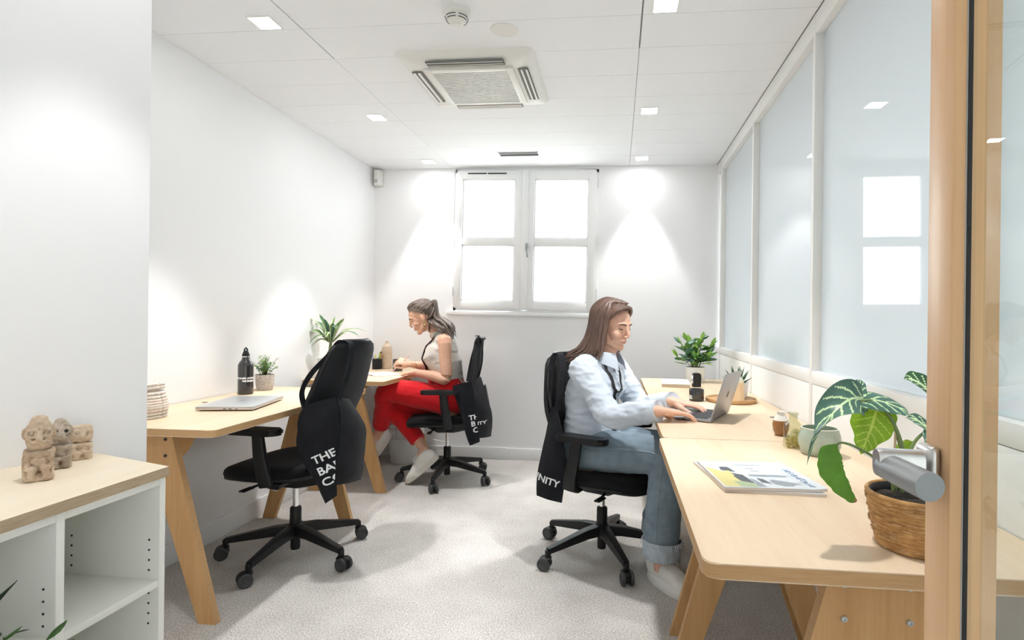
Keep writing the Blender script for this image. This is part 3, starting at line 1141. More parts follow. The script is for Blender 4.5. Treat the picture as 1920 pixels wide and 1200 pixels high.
MT['skin'] = skin_mat('skin_fair', (0.74, 0.46, 0.335))
MT['skin2'] = skin_mat('skin_tan', (0.70, 0.42, 0.295))
MT['lip'] = plain('lips', (0.56, 0.275, 0.225), 0.4)
MT['eyewhite'] = plain('eye_white', (0.75, 0.73, 0.70), 0.2)
MT['iris'] = plain('iris', (0.05, 0.035, 0.025), 0.2)
MT['brow'] = plain('brow_hair', (0.09, 0.055, 0.04), 0.8)
MT['hairbrown'] = hair_mat('brown_hair', (0.20, 0.118, 0.088), (0.075, 0.042, 0.032))
MT['hairdark'] = hair_mat('dark_brown_hair', (0.165, 0.115, 0.088), (0.05, 0.035, 0.028))
MT['shirt'] = cloth_mat('pale_blue_cotton', (0.585, 0.645, 0.72), 0.04)
MT['jeans'] = cloth_mat('washed_denim', (0.185, 0.245, 0.295), 0.16, fold=22)
MT['denimpale'] = cloth_mat('denim_inside', (0.42, 0.49, 0.55), 0.15, fold=40)
MT['red'] = cloth_mat('red_cloth', (0.60, 0.008, 0.014), 0.08)
MT['ribtop'] = cloth_mat('ribbed_beige_knit', (0.62, 0.575, 0.525), 0.05)
MT['sneaker'] = plain('white_leather', (0.78, 0.77, 0.73), 0.5, var=0.05)
MT['sole'] = plain('cream_sole', (0.74, 0.71, 0.64), 0.7)
MT['solewhite'] = plain('white_sole', (0.78, 0.77, 0.74), 0.6)
MT['outsole'] = plain('brown_outsole', (0.16, 0.13, 0.10), 0.8)
MT['lanyard'] = plain('black_lanyard', (0.018, 0.018, 0.02), 0.7)
MT['gold'] = plain('gold', (0.85, 0.62, 0.25), 0.25, metal=1.0)


def head_matrix(center, yaw, pitch, roll=0.0, s=1.0):
    """head space: x out of the face, y to its left, z to the crown"""
    return (Matrix.Translation(center) @ Matrix.Rotation(yaw, 4, 'Z') @ Matrix.Rotation(pitch, 4, 'Y')
            @ Matrix.Rotation(roll, 4, 'X') @ Matrix.Scale(s, 4))


def add_head(bm, H):
    t = NB()
    sphere(t, (-0.012, 0, 0.030), (0.094, 0.074, 0.082), u=24, v=16)
    sphere(t, (0.026, 0, 0.004), (0.062, 0.062, 0.080), u=24, v=16)
    sphere(t, (0.026, 0, -0.056), (0.052, 0.051, 0.046))
    sphere(t, (0.062, 0, -0.092), (0.021, 0.023, 0.017))
    loft(t, [(0.0, 0.052, -0.040), (0.025, 0.047, -0.070), (0.055, 0.018, -0.092)], [0.018, 0.016, 0.014], 10)
    loft(t, [(0.0, -0.052, -0.040), (0.025, -0.047, -0.070), (0.055, -0.018, -0.092)], [0.018, 0.016, 0.014], 10)
    for s in (-1, 1):
        sphere(t, (0.050, s * 0.034, -0.028), (0.029, 0.025, 0.026))
        sphere(t, (-0.006, s * 0.073, -0.006), (0.016, 0.007, 0.029))
        sphere(t, (0.094, s * 0.0105, -0.033), (0.009, 0.0065, 0.0065))
        loft(t, [(0.082, s * 0.008, 0.026), (0.078, s * 0.030, 0.029), (0.062, s * 0.048, 0.022)], [0.0065, 0.0065, 0.005], 8)
    loft(t, [(0.082, 0, 0.020), (0.092, 0, -0.002), (0.1025, 0, -0.022), (0.098, 0, -0.031)], [0.0075, 0.0085, 0.0092, 0.008], 10)
    sphere(t, (0.076, 0, -0.057), (0.013, 0.025, 0.016))
    loft(t, [(0.073, -0.021, -0.058), (0.0855, -0.008, -0.0535), (0.0865, 0, -0.0545), (0.0855, 0.008, -0.0535), (0.073, 0.021, -0.058)], [0.003, 0.0048, 0.0045, 0.0048, 0.003], 8)
    loft(t, [(0.073, -0.018, -0.060), (0.084, -0.007, -0.0645), (0.084, 0.007, -0.0645), (0.073, 0.018, -0.060)], [0.003, 0.0058, 0.0058, 0.003], 8)
    t.transform(H)
    me = bpy.data.meshes.new('tmp'); t.to_mesh(me); t.free()
    bm.from_mesh(me); bpy.data.meshes.remove(me)


def add_hand(bm, W, D, N, side, curl=(14, 26, 22), spread=3.0, thumb=(0.75, 0.62, -0.25), scale=1.0, finger_curls=None, thumb_curl=20):
    """W wrist, D towards the fingers, N out of the back of the hand; side +1 thumb on the left of D"""
    D = V(D).normalized(); N = V(N); N = (N - D * N.dot(D)).normalized()
    Y = N.cross(D)
    Mx = basis(D, Y, N, W) @ Matrix.Scale(scale, 4)
    t = NB()
    loft(t, [(-0.02, 0, 0), (0.012, 0, 0.0), (0.04, 0, -0.001), (0.068, 0, -0.001), (0.086, 0, -0.002)],
         [(0.0245, 0.019), (0.029, 0.0175), (0.037, 0.0155), (0.0385, 0.0125), (0.036, 0.0095)], 14, up=(0, 0, 1), power=2.4)
    ys = [0.0285, 0.0098, -0.0094, -0.0275]
    ls = [0.070, 0.078, 0.072, 0.057]
    xs_ = [0.083, 0.087, 0.084, 0.078]
    for k in range(4):
        c = finger_curls[k] if finger_curls else curl
        a = math.radians(spread * (1.5 - k)) * side
        p = V((xs_[k], ys[k] * side, -0.001))
        q = V((0.05, ys[k] * side * 0.9, -0.001))
        pts, rad = [q, p], [0.0085, 0.0083]
        ang = 0
        for seg, cc, r in zip((0.46, 0.30, 0.24), c, (0.0078, 0.0070, 0.0058)):
            ang += math.radians(cc)
            d = V((math.cos(ang) * math.cos(a), math.cos(ang) * math.sin(a), -math.sin(ang)))
            p = p + d * ls[k] * seg
            pts.append(p.copy()); rad.append(r)
        sp = smooth_path(pts, 4)
        loft(t, sp, lerp_list(rad, 4), 10)
    tb = V((0.018, 0.020 * side, -0.006))
    d1 = V((thumb[0], thumb[1] * side, thumb[2])).normalized()
    p1 = tb + d1 * 0.040
    d2 = (d1 + V((0.5, -0.35 * side, -0.1)) * (thumb_curl / 20.0) * 0.6).normalized()
    p2 = p1 + d2 * 0.030
    p3 = p2 + (d2 + V((0.2, -0.15 * side, -0.1)) * (thumb_curl / 20.0)).normalized() * 0.024
    loft(t, smooth_path([tb, p1, p2, p3], 4), lerp_list([0.0125, 0.0108, 0.0092, 0.0066], 4), 10)
    t.transform(Mx)
    me = bpy.data.meshes.new('tmp'); t.to_mesh(me); t.free()
    bm.from_mesh(me); bpy.data.meshes.remove(me)
    return Mx


def displace(me, fn):
    me.update()
    nrm = [v.normal.copy() for v in me.vertices]
    for v, n in zip(me.vertices, nrm):
        d = fn(v.co, n)
        if d:
            v.co += n * d if not isinstance(d, V) else d


def folds(amp, fx, fy, fz, seed=0.0, ridge=True):
    def f(co, n):
        q = V((co.x * fx + seed, co.y * fy - seed, co.z * fz + seed * 0.5))
        a = noise.noise(q)
        b = noise.noise(q * 2.3 + V((5, 1, 2)))
        h = (0.5 - abs(a)) * 1.3 + 0.35 * b if ridge else a + 0.4 * b
        return amp * h
    return f


def local(me, base):
    me.transform(Matrix.Translation(-V(base)))
    return me


def sockets(me, H):
    Hi = H.inverted()
    R3 = H.to_3x3()

    def f(co, n):
        q = Hi @ co
        if q.length > 0.2 or q.x < 0.03:
            return None
        d = V((0, 0, 0))
        for s in (-1, 1):
            r2 = ((q.y - s * 0.030) / 0.0165) ** 2 + ((q.z - 0.006) / 0.0115) ** 2
            d.x -= 0.0058 * math.exp(-r2)
        r2 = (q.y / 0.022) ** 2 + ((q.z + 0.0592) / 0.0022) ** 2     # mouth line
        d.x -= 0.0016 * math.exp(-r2)
        r2 = (q.y / 0.016) ** 2 + ((q.z + 0.076) / 0.008) ** 2       # under the lower lip
        d.x -= 0.0016 * math.exp(-r2)
        if d.length < 1e-5:
            return None
        return R3 @ d
    displace(me, f)


def face_parts(person, base, H, skinm, mats_lip):
    B = Matrix.Translation(-V(base))
    ftree = BVHTree.FromPolygons([v.co.copy() for v in person.data.vertices], [tuple(p.vertices) for p in person.data.polygons])
    BH = B @ H

    def on_face(y, z_, off):
        o = BH @ V((0.2, y, z_)); d = (BH.to_3x3() @ V((-1, 0, 0))).normalized()
        h = ftree.ray_cast(o, d)
        return (h[0] if h[0] is not None else BH @ V((0.08, y, z_))) - d * off
    for s in (-1, 1):
        bm = NB()
        sphere(bm, (0.0655, s * 0.029, 0.0040), (0.0115, 0.0135, 0.0085), u=14, v=10)
        sphere(bm, (0.0725, s * 0.029, 0.0015), (0.0048, 0.0055, 0.0055), u=10, v=8, mi=1)
        # upper lid lowered over the eye
        vs_ = sphere(bm, (0.0662, s * 0.029, 0.0072), (0.0124, 0.0145, 0.0088), u=14, v=10, mi=2)
        loft(bm, [(0.0735, s * 0.0165, 0.0005), (0.0775, s * 0.023, -0.0002), (0.0782, s * 0.029, 0.0), (0.0755, s * 0.036, 0.0008), (0.070, s * 0.042, 0.002)], [0.0014, 0.0023, 0.0026, 0.0023, 0.0014], 6, mi=3)
        bm.transform(B @ H)
        finish('eye', bm, [MT['eyewhite'], MT['iris'], skinm, MT['brow']], person, angle=180)
        bm = NB()
        arc = [(0.011, 0.0200), (0.020, 0.0235), (0.031, 0.0262), (0.041, 0.0240), (0.048, 0.0190)]
        loft(bm, smooth_path([on_face(s * y_, z_, 0.0006) for y_, z_ in arc], 3), lerp_list([0.0018, 0.0033, 0.0032, 0.0024, 0.0010], 3), 8, up=(0, 0, 1), dome=False)
        finish('eyebrow', bm, MT['brow'], person, angle=180)


def paint_lips(me, H, idx):
    Hi = H.inverted()
    for p in me.polygons:
        q = Hi @ p.center
        if q.x > 0.066 and abs(q.y) < 0.0215 and -0.0715 < q.z < -0.0495:
            w = 1 - (abs(q.y) / 0.022) ** 2
            if -0.0595 - 0.0100 * w < q.z < -0.0575 + 0.0062 * w:
                p.material_index = idx


def shoe(name, person, base, M4, mats, ribs=False, label=None):
    """origin under the heel, x to the toe"""
    B = Matrix.Translation(-V(base)) @ M4
    outline = []
    for k in range(28):
        a = 2 * PI * k / 28
        ca, sa = math.cos(a), math.sin(a)
        x = 0.130 + 0.136 * math.copysign(abs(ca) ** 0.8, ca)
        wv = 0.037 + 0.010 * max(0, min(1, (x - 0.08) / 0.1)) - 0.004 * max(0, (x - 0.21) / 0.05)
        outline.append((x, wv * math.copysign(abs(sa) ** 0.8, sa)))
    bm = NB()
    loft(bm, smooth_path([(0.020, 0, 0.060), (0.055, 0, 0.066), (0.10, 0, 0.062), (0.145, 0, 0.052), (0.20, 0, 0.040), (0.248, 0, 0.034)], 3),
         lerp_list([(0.030, 0.042), (0.034, 0.048), (0.037, 0.046), (0.041, 0.036), (0.042, 0.025), (0.030, 0.016)], 3), 18, up=(0, 0, 1), power=2.3)
    bm.transform(B)
    o = finish(name, bm, mats[0], person, angle=180)
    if label:
        o['label'] = label
    bm = NB()
    levels = ((0.95, 0.0), (1.0, 0.006), (1.02, 0.020), (1.0, 0.036), (0.93, 0.040))
    rings = [[bm.verts.new((0.130 + (x - 0.130) * s, y * s, z)) for x, y in outline] for s, z in levels]
    for a, b in zip(rings, rings[1:]):
        for i in range(28):
            bm.faces.new((a[i], a[(i + 1) % 28], b[(i + 1) % 28], b[i])).material_index = 0
    bm.faces.new(rings[0][::-1]).material_index = 1
    bm.faces.new(rings[-1])
    if ribs:
        for i in range(84):
            u = i / 84 * 28
            a = outline[int(u)]; b = outline[(int(u) + 1) % 28]; f = u - int(u)
            x, y = a[0] * (1 - f) + b[0] * f, a[1] * (1 - f) + b[1] * f
            x, y = 0.130 + (x - 0.130) * 1.02, y * 1.02
            cyl(bm, (x, y, 0.006), (x, y, 0.034), 0.0018, 5)
    bm.transform(B)
    finish('sole', bm, mats[1:3], o, angle=50)
    bm = NB()
    for k in range(5):
        x = 0.105 + k * 0.019
        zt = 0.107 - k * 0.0108
        w = 0.019 - k * 0.001
        loft(bm, [(x, -w, zt - 0.010), (x + 0.006, -w * 0.4, zt - 0.0005), (x + 0.012, w * 0.4, zt - 0.003), (x + 0.016, w, zt - 0.016)], [0.0028] * 4, 6)
    for s in (-1, 1):
        loft(bm, smooth_path([(0.105, 0, 0.106), (0.112, s * 0.016, 0.116), (0.128, s * 0.028, 0.104), (0.136, s * 0.03, 0.086)], 3), [0.0024] * 10, 6)
        loft(bm, smooth_path([(0.105, 0, 0.106), (0.125, s * 0.01, 0.114), (0.14, s * 0.022, 0.100), (0.128, s * 0.012, 0.102), (0.106, 0, 0.107)], 3), [0.0024] * 13, 6)
    loft(bm, [(0.088, 0, 0.098), (0.105, 0, 0.108), (0.092, 0, 0.122)], [(0.02, 0.004), (0.022, 0.004), (0.018, 0.003)], 10, up=(1, 0, 0))
    bm.transform(B)
    finish('laces', bm, mats[3], o, angle=180)
    return o


def strand(bm, pts, r, n=6, flat=0.5):
    sp = smooth_path(pts, 4)
    m = len(sp)
    rad = []
    for i in range(m):
        u = i / (m - 1)
        k = (0.75 + 0.5 * math.sin(u * PI)) * (1.0 if u < 0.75 else max(0.12, 1 - (u - 0.75) / 0.25 * 0.88))
        rad.append((r * k, r * k * flat))
    loft(bm, sp, rad, n, up=(0.3, -1, 0.2), dome=False)


# ---------------- woman in the pale blue shirt, typing at the right-hand desk
def woman_blue():
    f = V((math.cos(math.radians(-26)), math.sin(math.radians(-26)), 0))
    l = V((-f.y, f.x, 0))
    z = V((0, 0, 1))
    base = V((-0.09, 2.76, 0))
    pel = V((-0.115, 2.765, 0.545))
    sc = V((-0.085, 2.765, 0.925))
    neck = V((-0.050, 2.750, 0.985))
    hc = V((-0.016, 2.735, 1.135))
    H = head_matrix(hc, math.radians(-38), math.radians(13), 0.0, 1.0)
    shN, shF = sc - l * 0.155 + z * 0.0, sc + l * 0.155
    elN, elF = V((-0.022, 2.475, 0.745)), V((0.125, 2.85, 0.735))
    wrN, wrF = V((0.178, 2.335, 0.790)), V((0.262, 2.620, 0.790))
    hipN, hipF = pel - l * 0.085, pel + l * 0.085
    knN, knF = V((0.225, 2.505, 0.560)), V((0.300, 2.68, 0.540))
    anN, anF = V((0.205, 2.485, 0.105)), V((0.205, 2.77, 0.105))
    # body, one continuous skin
    bm = NB()
    loft(bm, [pel - z * 0.03, pel + z * 0.04, pel + z * 0.14 + f * 0.0, pel + z * 0.24, sc - z * 0.06, sc + z * 0.01, neck - z * 0.015],
         [(0.155, 0.11), (0.155, 0.11), (0.118, 0.09), (0.13, 0.10), (0.145, 0.105), (0.13, 0.075), (0.06, 0.055)], 20, up=f)
    loft(bm, [neck - z * 0.03, neck + z * 0.02 + f * 0.004, hc + H.to_3x3() @ V((-0.018, 0, -0.06))], [0.056, 0.049, 0.050], 14, up=f)
    for sh, el, wr, s in ((shN, elN, wrN, -1), (shF, elF, wrF, 1)):
        loft(bm, smooth_path([sc + l * s * 0.09 - z * 0.01, sh, (sh + el) / 2, el, (el * 0.6 + wr * 0.4), wr], 3), lerp_list([0.05, 0.052, 0.044, 0.038, 0.036, 0.025], 3), 12)
    for hp, kn, an in ((hipN, knN, anN), (hipF, knF, anF)):
        loft(bm, smooth_path([hp, (hp + kn) / 2, kn, (kn * 0.65 + an * 0.35), an, an - z * 0.05], 3), lerp_list([0.085, 0.078, 0.056, 0.050, 0.031, 0.022], 3), 12)
    add_hand(bm, wrN, V((0.350, 2.385, 0.775)) - wrN, (0, 0.06, 1), 1, curl=(10, 18, 16), spread=4.5, scale=1.08)
    add_hand(bm, wrF, V((0.435, 2.570, 0.775)) - wrF, (0, 0.0, 1), -1, curl=(11, 20, 15), spread=4.5, scale=1.08)
    add_head(bm, H)
    me = remesh(bm, 0.0029, 5, 0.5)
    sockets(me, H)
    me.materials.clear()
    person = put('person', local(me, base), [MT['skin'], MT['lip']], None, angle=180)
    person.location = base
    Hl = Matrix.Translation(-base) @ H
    paint_lips(me, Hl, 1)
    tag(person, 'woman with long brown hair in a pale blue shirt typing on a laptop', 'person')
    face_parts(person, base, H, MT['skin'], MT['lip'])
    # shirt
    bm = NB()
    loft(bm, [pel + z * 0.025 + f * 0.01, pel + z * 0.09 + f * 0.004, pel + z * 0.17, pel + z * 0.25, sc - z * 0.07, sc - z * 0.01, sc + z * 0.028 + f * 0.01, neck + z * 0.005],
         [(0.182, 0.140), (0.172, 0.132), (0.155, 0.122), (0.158, 0.126), (0.168, 0.128), (0.155, 0.102), (0.11, 0.080), (0.062, 0.060)], 24, up=f, dome=False)
    for sh, el, wr, s in ((shN, elN, wrN, -1), (shF, elF, wrF, 1)):
        d = (wr - el).normalized()
        cu = wr - d * 0.012
        loft(bm, smooth_path([sc + l * s * 0.08 - z * 0.005, sh + z * 0.0, (sh + el) / 2, el - z * 0.004, (el + wr) / 2 - z * 0.004, cu], 4),
             lerp_list([0.066, 0.070, 0.063, 0.059, 0.053, 0.044], 4), 14, dome=False)
    me = remesh(bm, 0.0055, 5, 0.5)
    f1 = folds(0.0085, 9, 9, 26, 3.1)
    f2 = folds(0.0022, 30, 30, 60, 8.2, False)
    displace(me, lambda co, n: f1(co, n) + f2(co, n) - 0.002)
    me.materials.clear()
    bvh_me = me.copy()
    shirt = put('shirt', local(me, base), MT['shirt'], person, angle=180)
    tree = BVHTree.FromPolygons([v.co.copy() for v in me.vertices], [tuple(p.vertices) for p in me.polygons])
    bpy.data.meshes.remove(bvh_me)
    # collar, two pointed flaps folded over a stand
    for s in (-1, 1):
        bm = NB()
        rows = []
        for k in range(7):
            a = k / 6
            ang = math.radians(175 - 150 * a) * s
            c = neck + z * 0.012 + f * 0.006
            dirv = f * math.cos(ang) + l * math.sin(ang)
            top = c + dirv * 0.064 + z * (0.026 - 0.020 * a)
            ln = 0.030 + 0.040 * a ** 2.2
            bot = c + dirv * (0.082 + 0.012 * a) + z * (0.018 - 0.022 * a - ln)
            rows.append([top - base, (top * 0.5 + bot * 0.5) + dirv * 0.007 - base, bot - base])
        sheet(bm, rows, 0.0035)
        finish('collar', bm, MT['shirt'], shirt, angle=60)
    for wr, el in ((wrN, elN), (wrF, elF)):
        d = (wr - el).normalized()
        bm = NB()
        c0, c1 = wr - d * 0.058, wr - d * 0.002
        loft(bm, [c0 - base, (c0 + c1) / 2 - base, c1 - base, c1 - d * 0.01 - base], [0.047, 0.047, 0.0455, 0.038], 18, dome=False, cap=False)
        finish('cuff', bm, MT['shirt'], shirt, angle=60)

    def on_shirt(p, off=0.004):
        co, n, i, d = tree.find_nearest(V(p) - base)
        return co + n * off
    # button placket
    bm = NB()
    pts = [on_shirt(sc + f * 0.14 + z * (0.03 - 0.30 * k / 8), 0.002) for k in range(9)]
    ribbon(bm, smooth_path(pts, 2), 0.026, l, 0.003)
    pl = finish('placket', bm, MT['shirt'], shirt, angle=60)
    bm = NB()
    for k in range(1, 8, 2):
        sphere(bm, pts[k] + f * 0.003, (0.0045, 0.0045, 0.0045), u=8, v=6)
    finish('button', bm, MT['whiteplastic'], pl, angle=180)
    # lanyard
    tip = V((0.052, 2.62, 0.772))
    for tops in ([V((-0.060, 2.660, 0.985)), V((-0.02, 2.645, 0.93)), V((0.010, 2.64, 0.87)), V((0.036, 2.63, 0.81)), tip],
                 [V((-0.005, 2.80, 0.985)), V((0.03, 2.74, 0.93)), V((0.045, 2.70, 0.87)), V((0.05, 2.66, 0.81)), tip]):
        bm = NB()
        pts = [on_shirt(p, 0.005) for p in smooth_path(tops, 4)]
        ribbon(bm, pts, 0.014, (1, 0.5, 0.1), 0.0025)
        finish('lanyard', bm, MT['lanyard'], person, angle=60)
    bm = NB()
    pts = [on_shirt(p, 0.006) for p in smooth_path([tip, tip - z * 0.06, tip - z * 0.12 + f * 0.01, tip - z * 0.17 + f * 0.03], 4)]
    ribbon(bm, pts, 0.018, (1, 0.5, 0.1), 0.003)
    finish('lanyard', bm, MT['lanyard'], person, angle=60)
    # jeans
    bm = NB()
    sphere(bm, pel + z * 0.0, (0.19, 0.16, 0.11), Matrix.Rotation(math.radians(-26 + 90), 3, 'Z'))
    for hp, kn, an in ((hipN, knN, anN), (hipF, knF, anF)):
        loft(bm, smooth_path([hp, (hp * 0.55 + kn * 0.45), kn - f * 0.02, kn + f * 0.005 - z * 0.07, (kn + an) / 2 - z * 0.01, an + z * 0.085], 5),
             lerp_list([(0.105, 0.100), (0.098, 0.094), (0.082, 0.084), (0.080, 0.080), (0.078, 0.077), (0.076, 0.074)], 5), 18, dome=False, up=(0.1, 0.2, 1))
    me = remesh(bm, 0.006, 5, 0.5)
    f3 = folds(0.0045, 8, 8, 16, 12.7)
    f4 = folds(0.0016, 30, 30, 40, 1.7, False)
    displace(me, lambda co, n: f3(co, n) + f4(co, n))
    me.materials.clear()
    jeans = put('jeans', local(me, base), MT['jeans'], person, angle=180)
    jtree = BVHTree.FromPolygons([v.co.copy() for v in me.vertices], [tuple(p.vertices) for p in me.polygons])
    for an, kn in ((anN, knN), (anF, knF)):
        bm = NB()
        rng = random.Random(4)
        d = (kn - an).normalized()
        loft(bm, [an + d * 0.100 - base, an + d * 0.063 - base, an + d * 0.026 - base, an + d * 0.018 - base], [(0.086, 0.084), (0.085, 0.083), (0.083, 0.081), (0.074, 0.072)], 20, dome=False, cap=False, up=f)
        hem = finish('turned_up_hem', bm, MT['denimpale'], jeans, angle=60)
        bm = NB()
        for k in range(60):
            a = rng.random() * 2 * PI
            r = 0.0865
            p = an + d * 0.100 + f * math.cos(a) * r + l * math.sin(a) * r - base
            ln = rng.uniform(0.01, 0.035)
            q = p - z * ln + f * math.cos(a) * 0.003 + l * math.sin(a) * 0.003 + V((rng.uniform(-.006, .006), rng.uniform(-.006, .006), 0))
            loft(bm, [p + z * 0.004, (p + q) / 2 + V((rng.uniform(-.003, .003), 0, 0)), q], [0.0011] * 3, 4, dome=False)
        tag(finish('frayed_threads', bm, plain('pale_thread', (0.62, 0.66, 0.70), 0.9), hem, angle=180), kind='stuff')
    # side seams
    bm = NB()
    seam = smooth_path([hipN - l * 0.12 + z * 0.04, (hipN + knN) / 2 - l * 0.12 + z * 0.045, knN - l * 0.1 + z * 0.03, knN - l * 0.1 - z * 0.10, (knN + anN) / 2 - l * 0.1, anN + z * 0.06 - l * 0.1], 8)
    pts = []
    for p in seam:
        co, n, i, dd_ = jtree.find_nearest(p - base)
        pts.append(co + n * 0.001)
    loft(bm, pts, [0.0022] * len(pts), 6)
    finish('side_seam', bm, plain('seam_denim', (0.30, 0.36, 0.42), 0.9), jeans, angle=180)
    # sneakers
    def shoe_at(heel, toe):
        d = (V(toe) - V(heel)); d.z = 0; d.normalize()
        return basis(d, V((-d.y, d.x, 0)), z, heel) @ Matrix.Diagonal((1.04, 1.12, 1.12, 1))
    shoe('sneaker', person, base, shoe_at((0.165, 2.560, 0.0), (0.305, 2.385, 0)), [MT['sneaker'], MT['solewhite'], MT['sole'], MT['sneaker']])
    shoe('sneaker', person, base, shoe_at((0.180, 2.83, 0.0), (0.26, 2.60, 0)), [MT['sneaker'], MT['solewhite'], MT['sole'], MT['sneaker']])
    # long straight hair
    rng = random.Random(11)
    bm = NB()
    t = NB()
    sphere(t, (-0.014, 0, 0.033), (0.102, 0.084, 0.091), u=36, v=24)
    kill = [v for v in t.verts if (v.co.x > -0.015 and v.co.z < 0.096 + (v.co.x - 0.075) * 0.95) or v.co.z < -0.055]
    bmesh.ops.delete(t, geom=kill, context='VERTS')
    t.transform(Matrix.Translation(-base) @ H)
    m_ = bpy.data.meshes.new('tmp'); t.to_mesh(m_); t.free(); bm.from_mesh(m_); bpy.data.meshes.remove(m_)
    R3 = H.to_3x3()
    back = V((-f.x, -f.y, 0))
    for s in (-1, 1):                                     # swept from the centre parting over the temple
        for k in range(26):
            u = k / 25
            x0 = 0.072 - 0.075 * u
            P = [V((x0, s * 0.003, 0.117 + 0.010 * math.sin(u * 2) - 0.012 * (1 - u) ** 2)), V((x0 + 0.002 - 0.004 * u, s * 0.038, 0.108 - 0.006 * (1 - u))), V((x0 - 0.020, s * 0.071, 0.074)),
                 V((x0 - 0.052 + 0.02 * u, s * 0.0855, 0.026)), V((x0 - 0.070 + 0.035 * u, s * 0.088, -0.030))]
            if s > 0:
                P = [V((p.x - 0.012, p.y * 0.90, p.z - 0.004)) for p in P]
            P = [H @ (p + V((rng.uniform(-.002, .002), 0, rng.uniform(-.001, .002)))) for p in P]
            if s < 0:
                P += [P[-1] + V((0, 0, -0.06)) + back * 0.004, P[-1] + V((0, 0, -0.13)) + back * (0.012 + 0.01 * rng.random())]
            strand(bm, [p - base for p in P], rng.uniform(0.0065, 0.009), 6, 0.4)
    for s in (-1, 1):
        for k in range(62):
            u = k / 61
            phi = math.radians((74 if s < 0 else 104) + (106 if s < 0 else 76) * u + rng.uniform(-2, 2)) * s
            layer = rng.uniform(0.99, 1.07)
            x0 = 0.055 - 0.13 * u + rng.uniform(-0.01, 0.01)
            pts = [H @ V((x0, s * 0.004, 0.128 - 0.35 * max(0, abs(x0 + 0.01)) ** 2 / 0.1 * 0.4))]
            for th in (32, 58, 82):
                t_ = math.radians(th)
                q = V((-0.014 + 0.105 * layer * math.sin(t_) * math.cos(phi), 0.087 * layer * math.sin(t_) * math.sin(phi), 0.033 + 0.094 * layer * math.cos(t_)))
                if u < 0.25:
                    q.x += 0.010 * (0.25 - u) * 4 * math.sin(t_)
                pts.append(H @ q)
            e = pts[-1]
            out = (R3 @ V((math.cos(phi) * 0.4, math.sin(phi), 0))); out.z = 0
            ln = rng.uniform(0.9, 1.06)
            fr = max(0, 1 - u * 2.6)
            pts.append(e + V((0, 0, -0.075 * ln)) + out * 0.006 + back * 0.008)
            pts.append(e + V((0, 0, -0.150 * ln)) + out * 0.012 + back * (0.030 - 0.015 * fr))
            pts.append(e + V((0, 0, -0.200 * ln)) + out * 0.030 + back * (0.065 - 0.045 * fr))
            if u > 0.25:
                pts.append(e + V((0, 0, -(0.222 + 0.01 * u) * ln)) + out * (0.035 + rng.uniform(0, 0.02)) + back * (0.10 + rng.uniform(0, 0.03)))
            strand(bm, [p - base for p in pts], rng.uniform(0.0075, 0.0105), 6, 0.45)
    finish('hair', bm, MT['hairbrown'], person, angle=180)
    return person


woman1 = woman_blue()


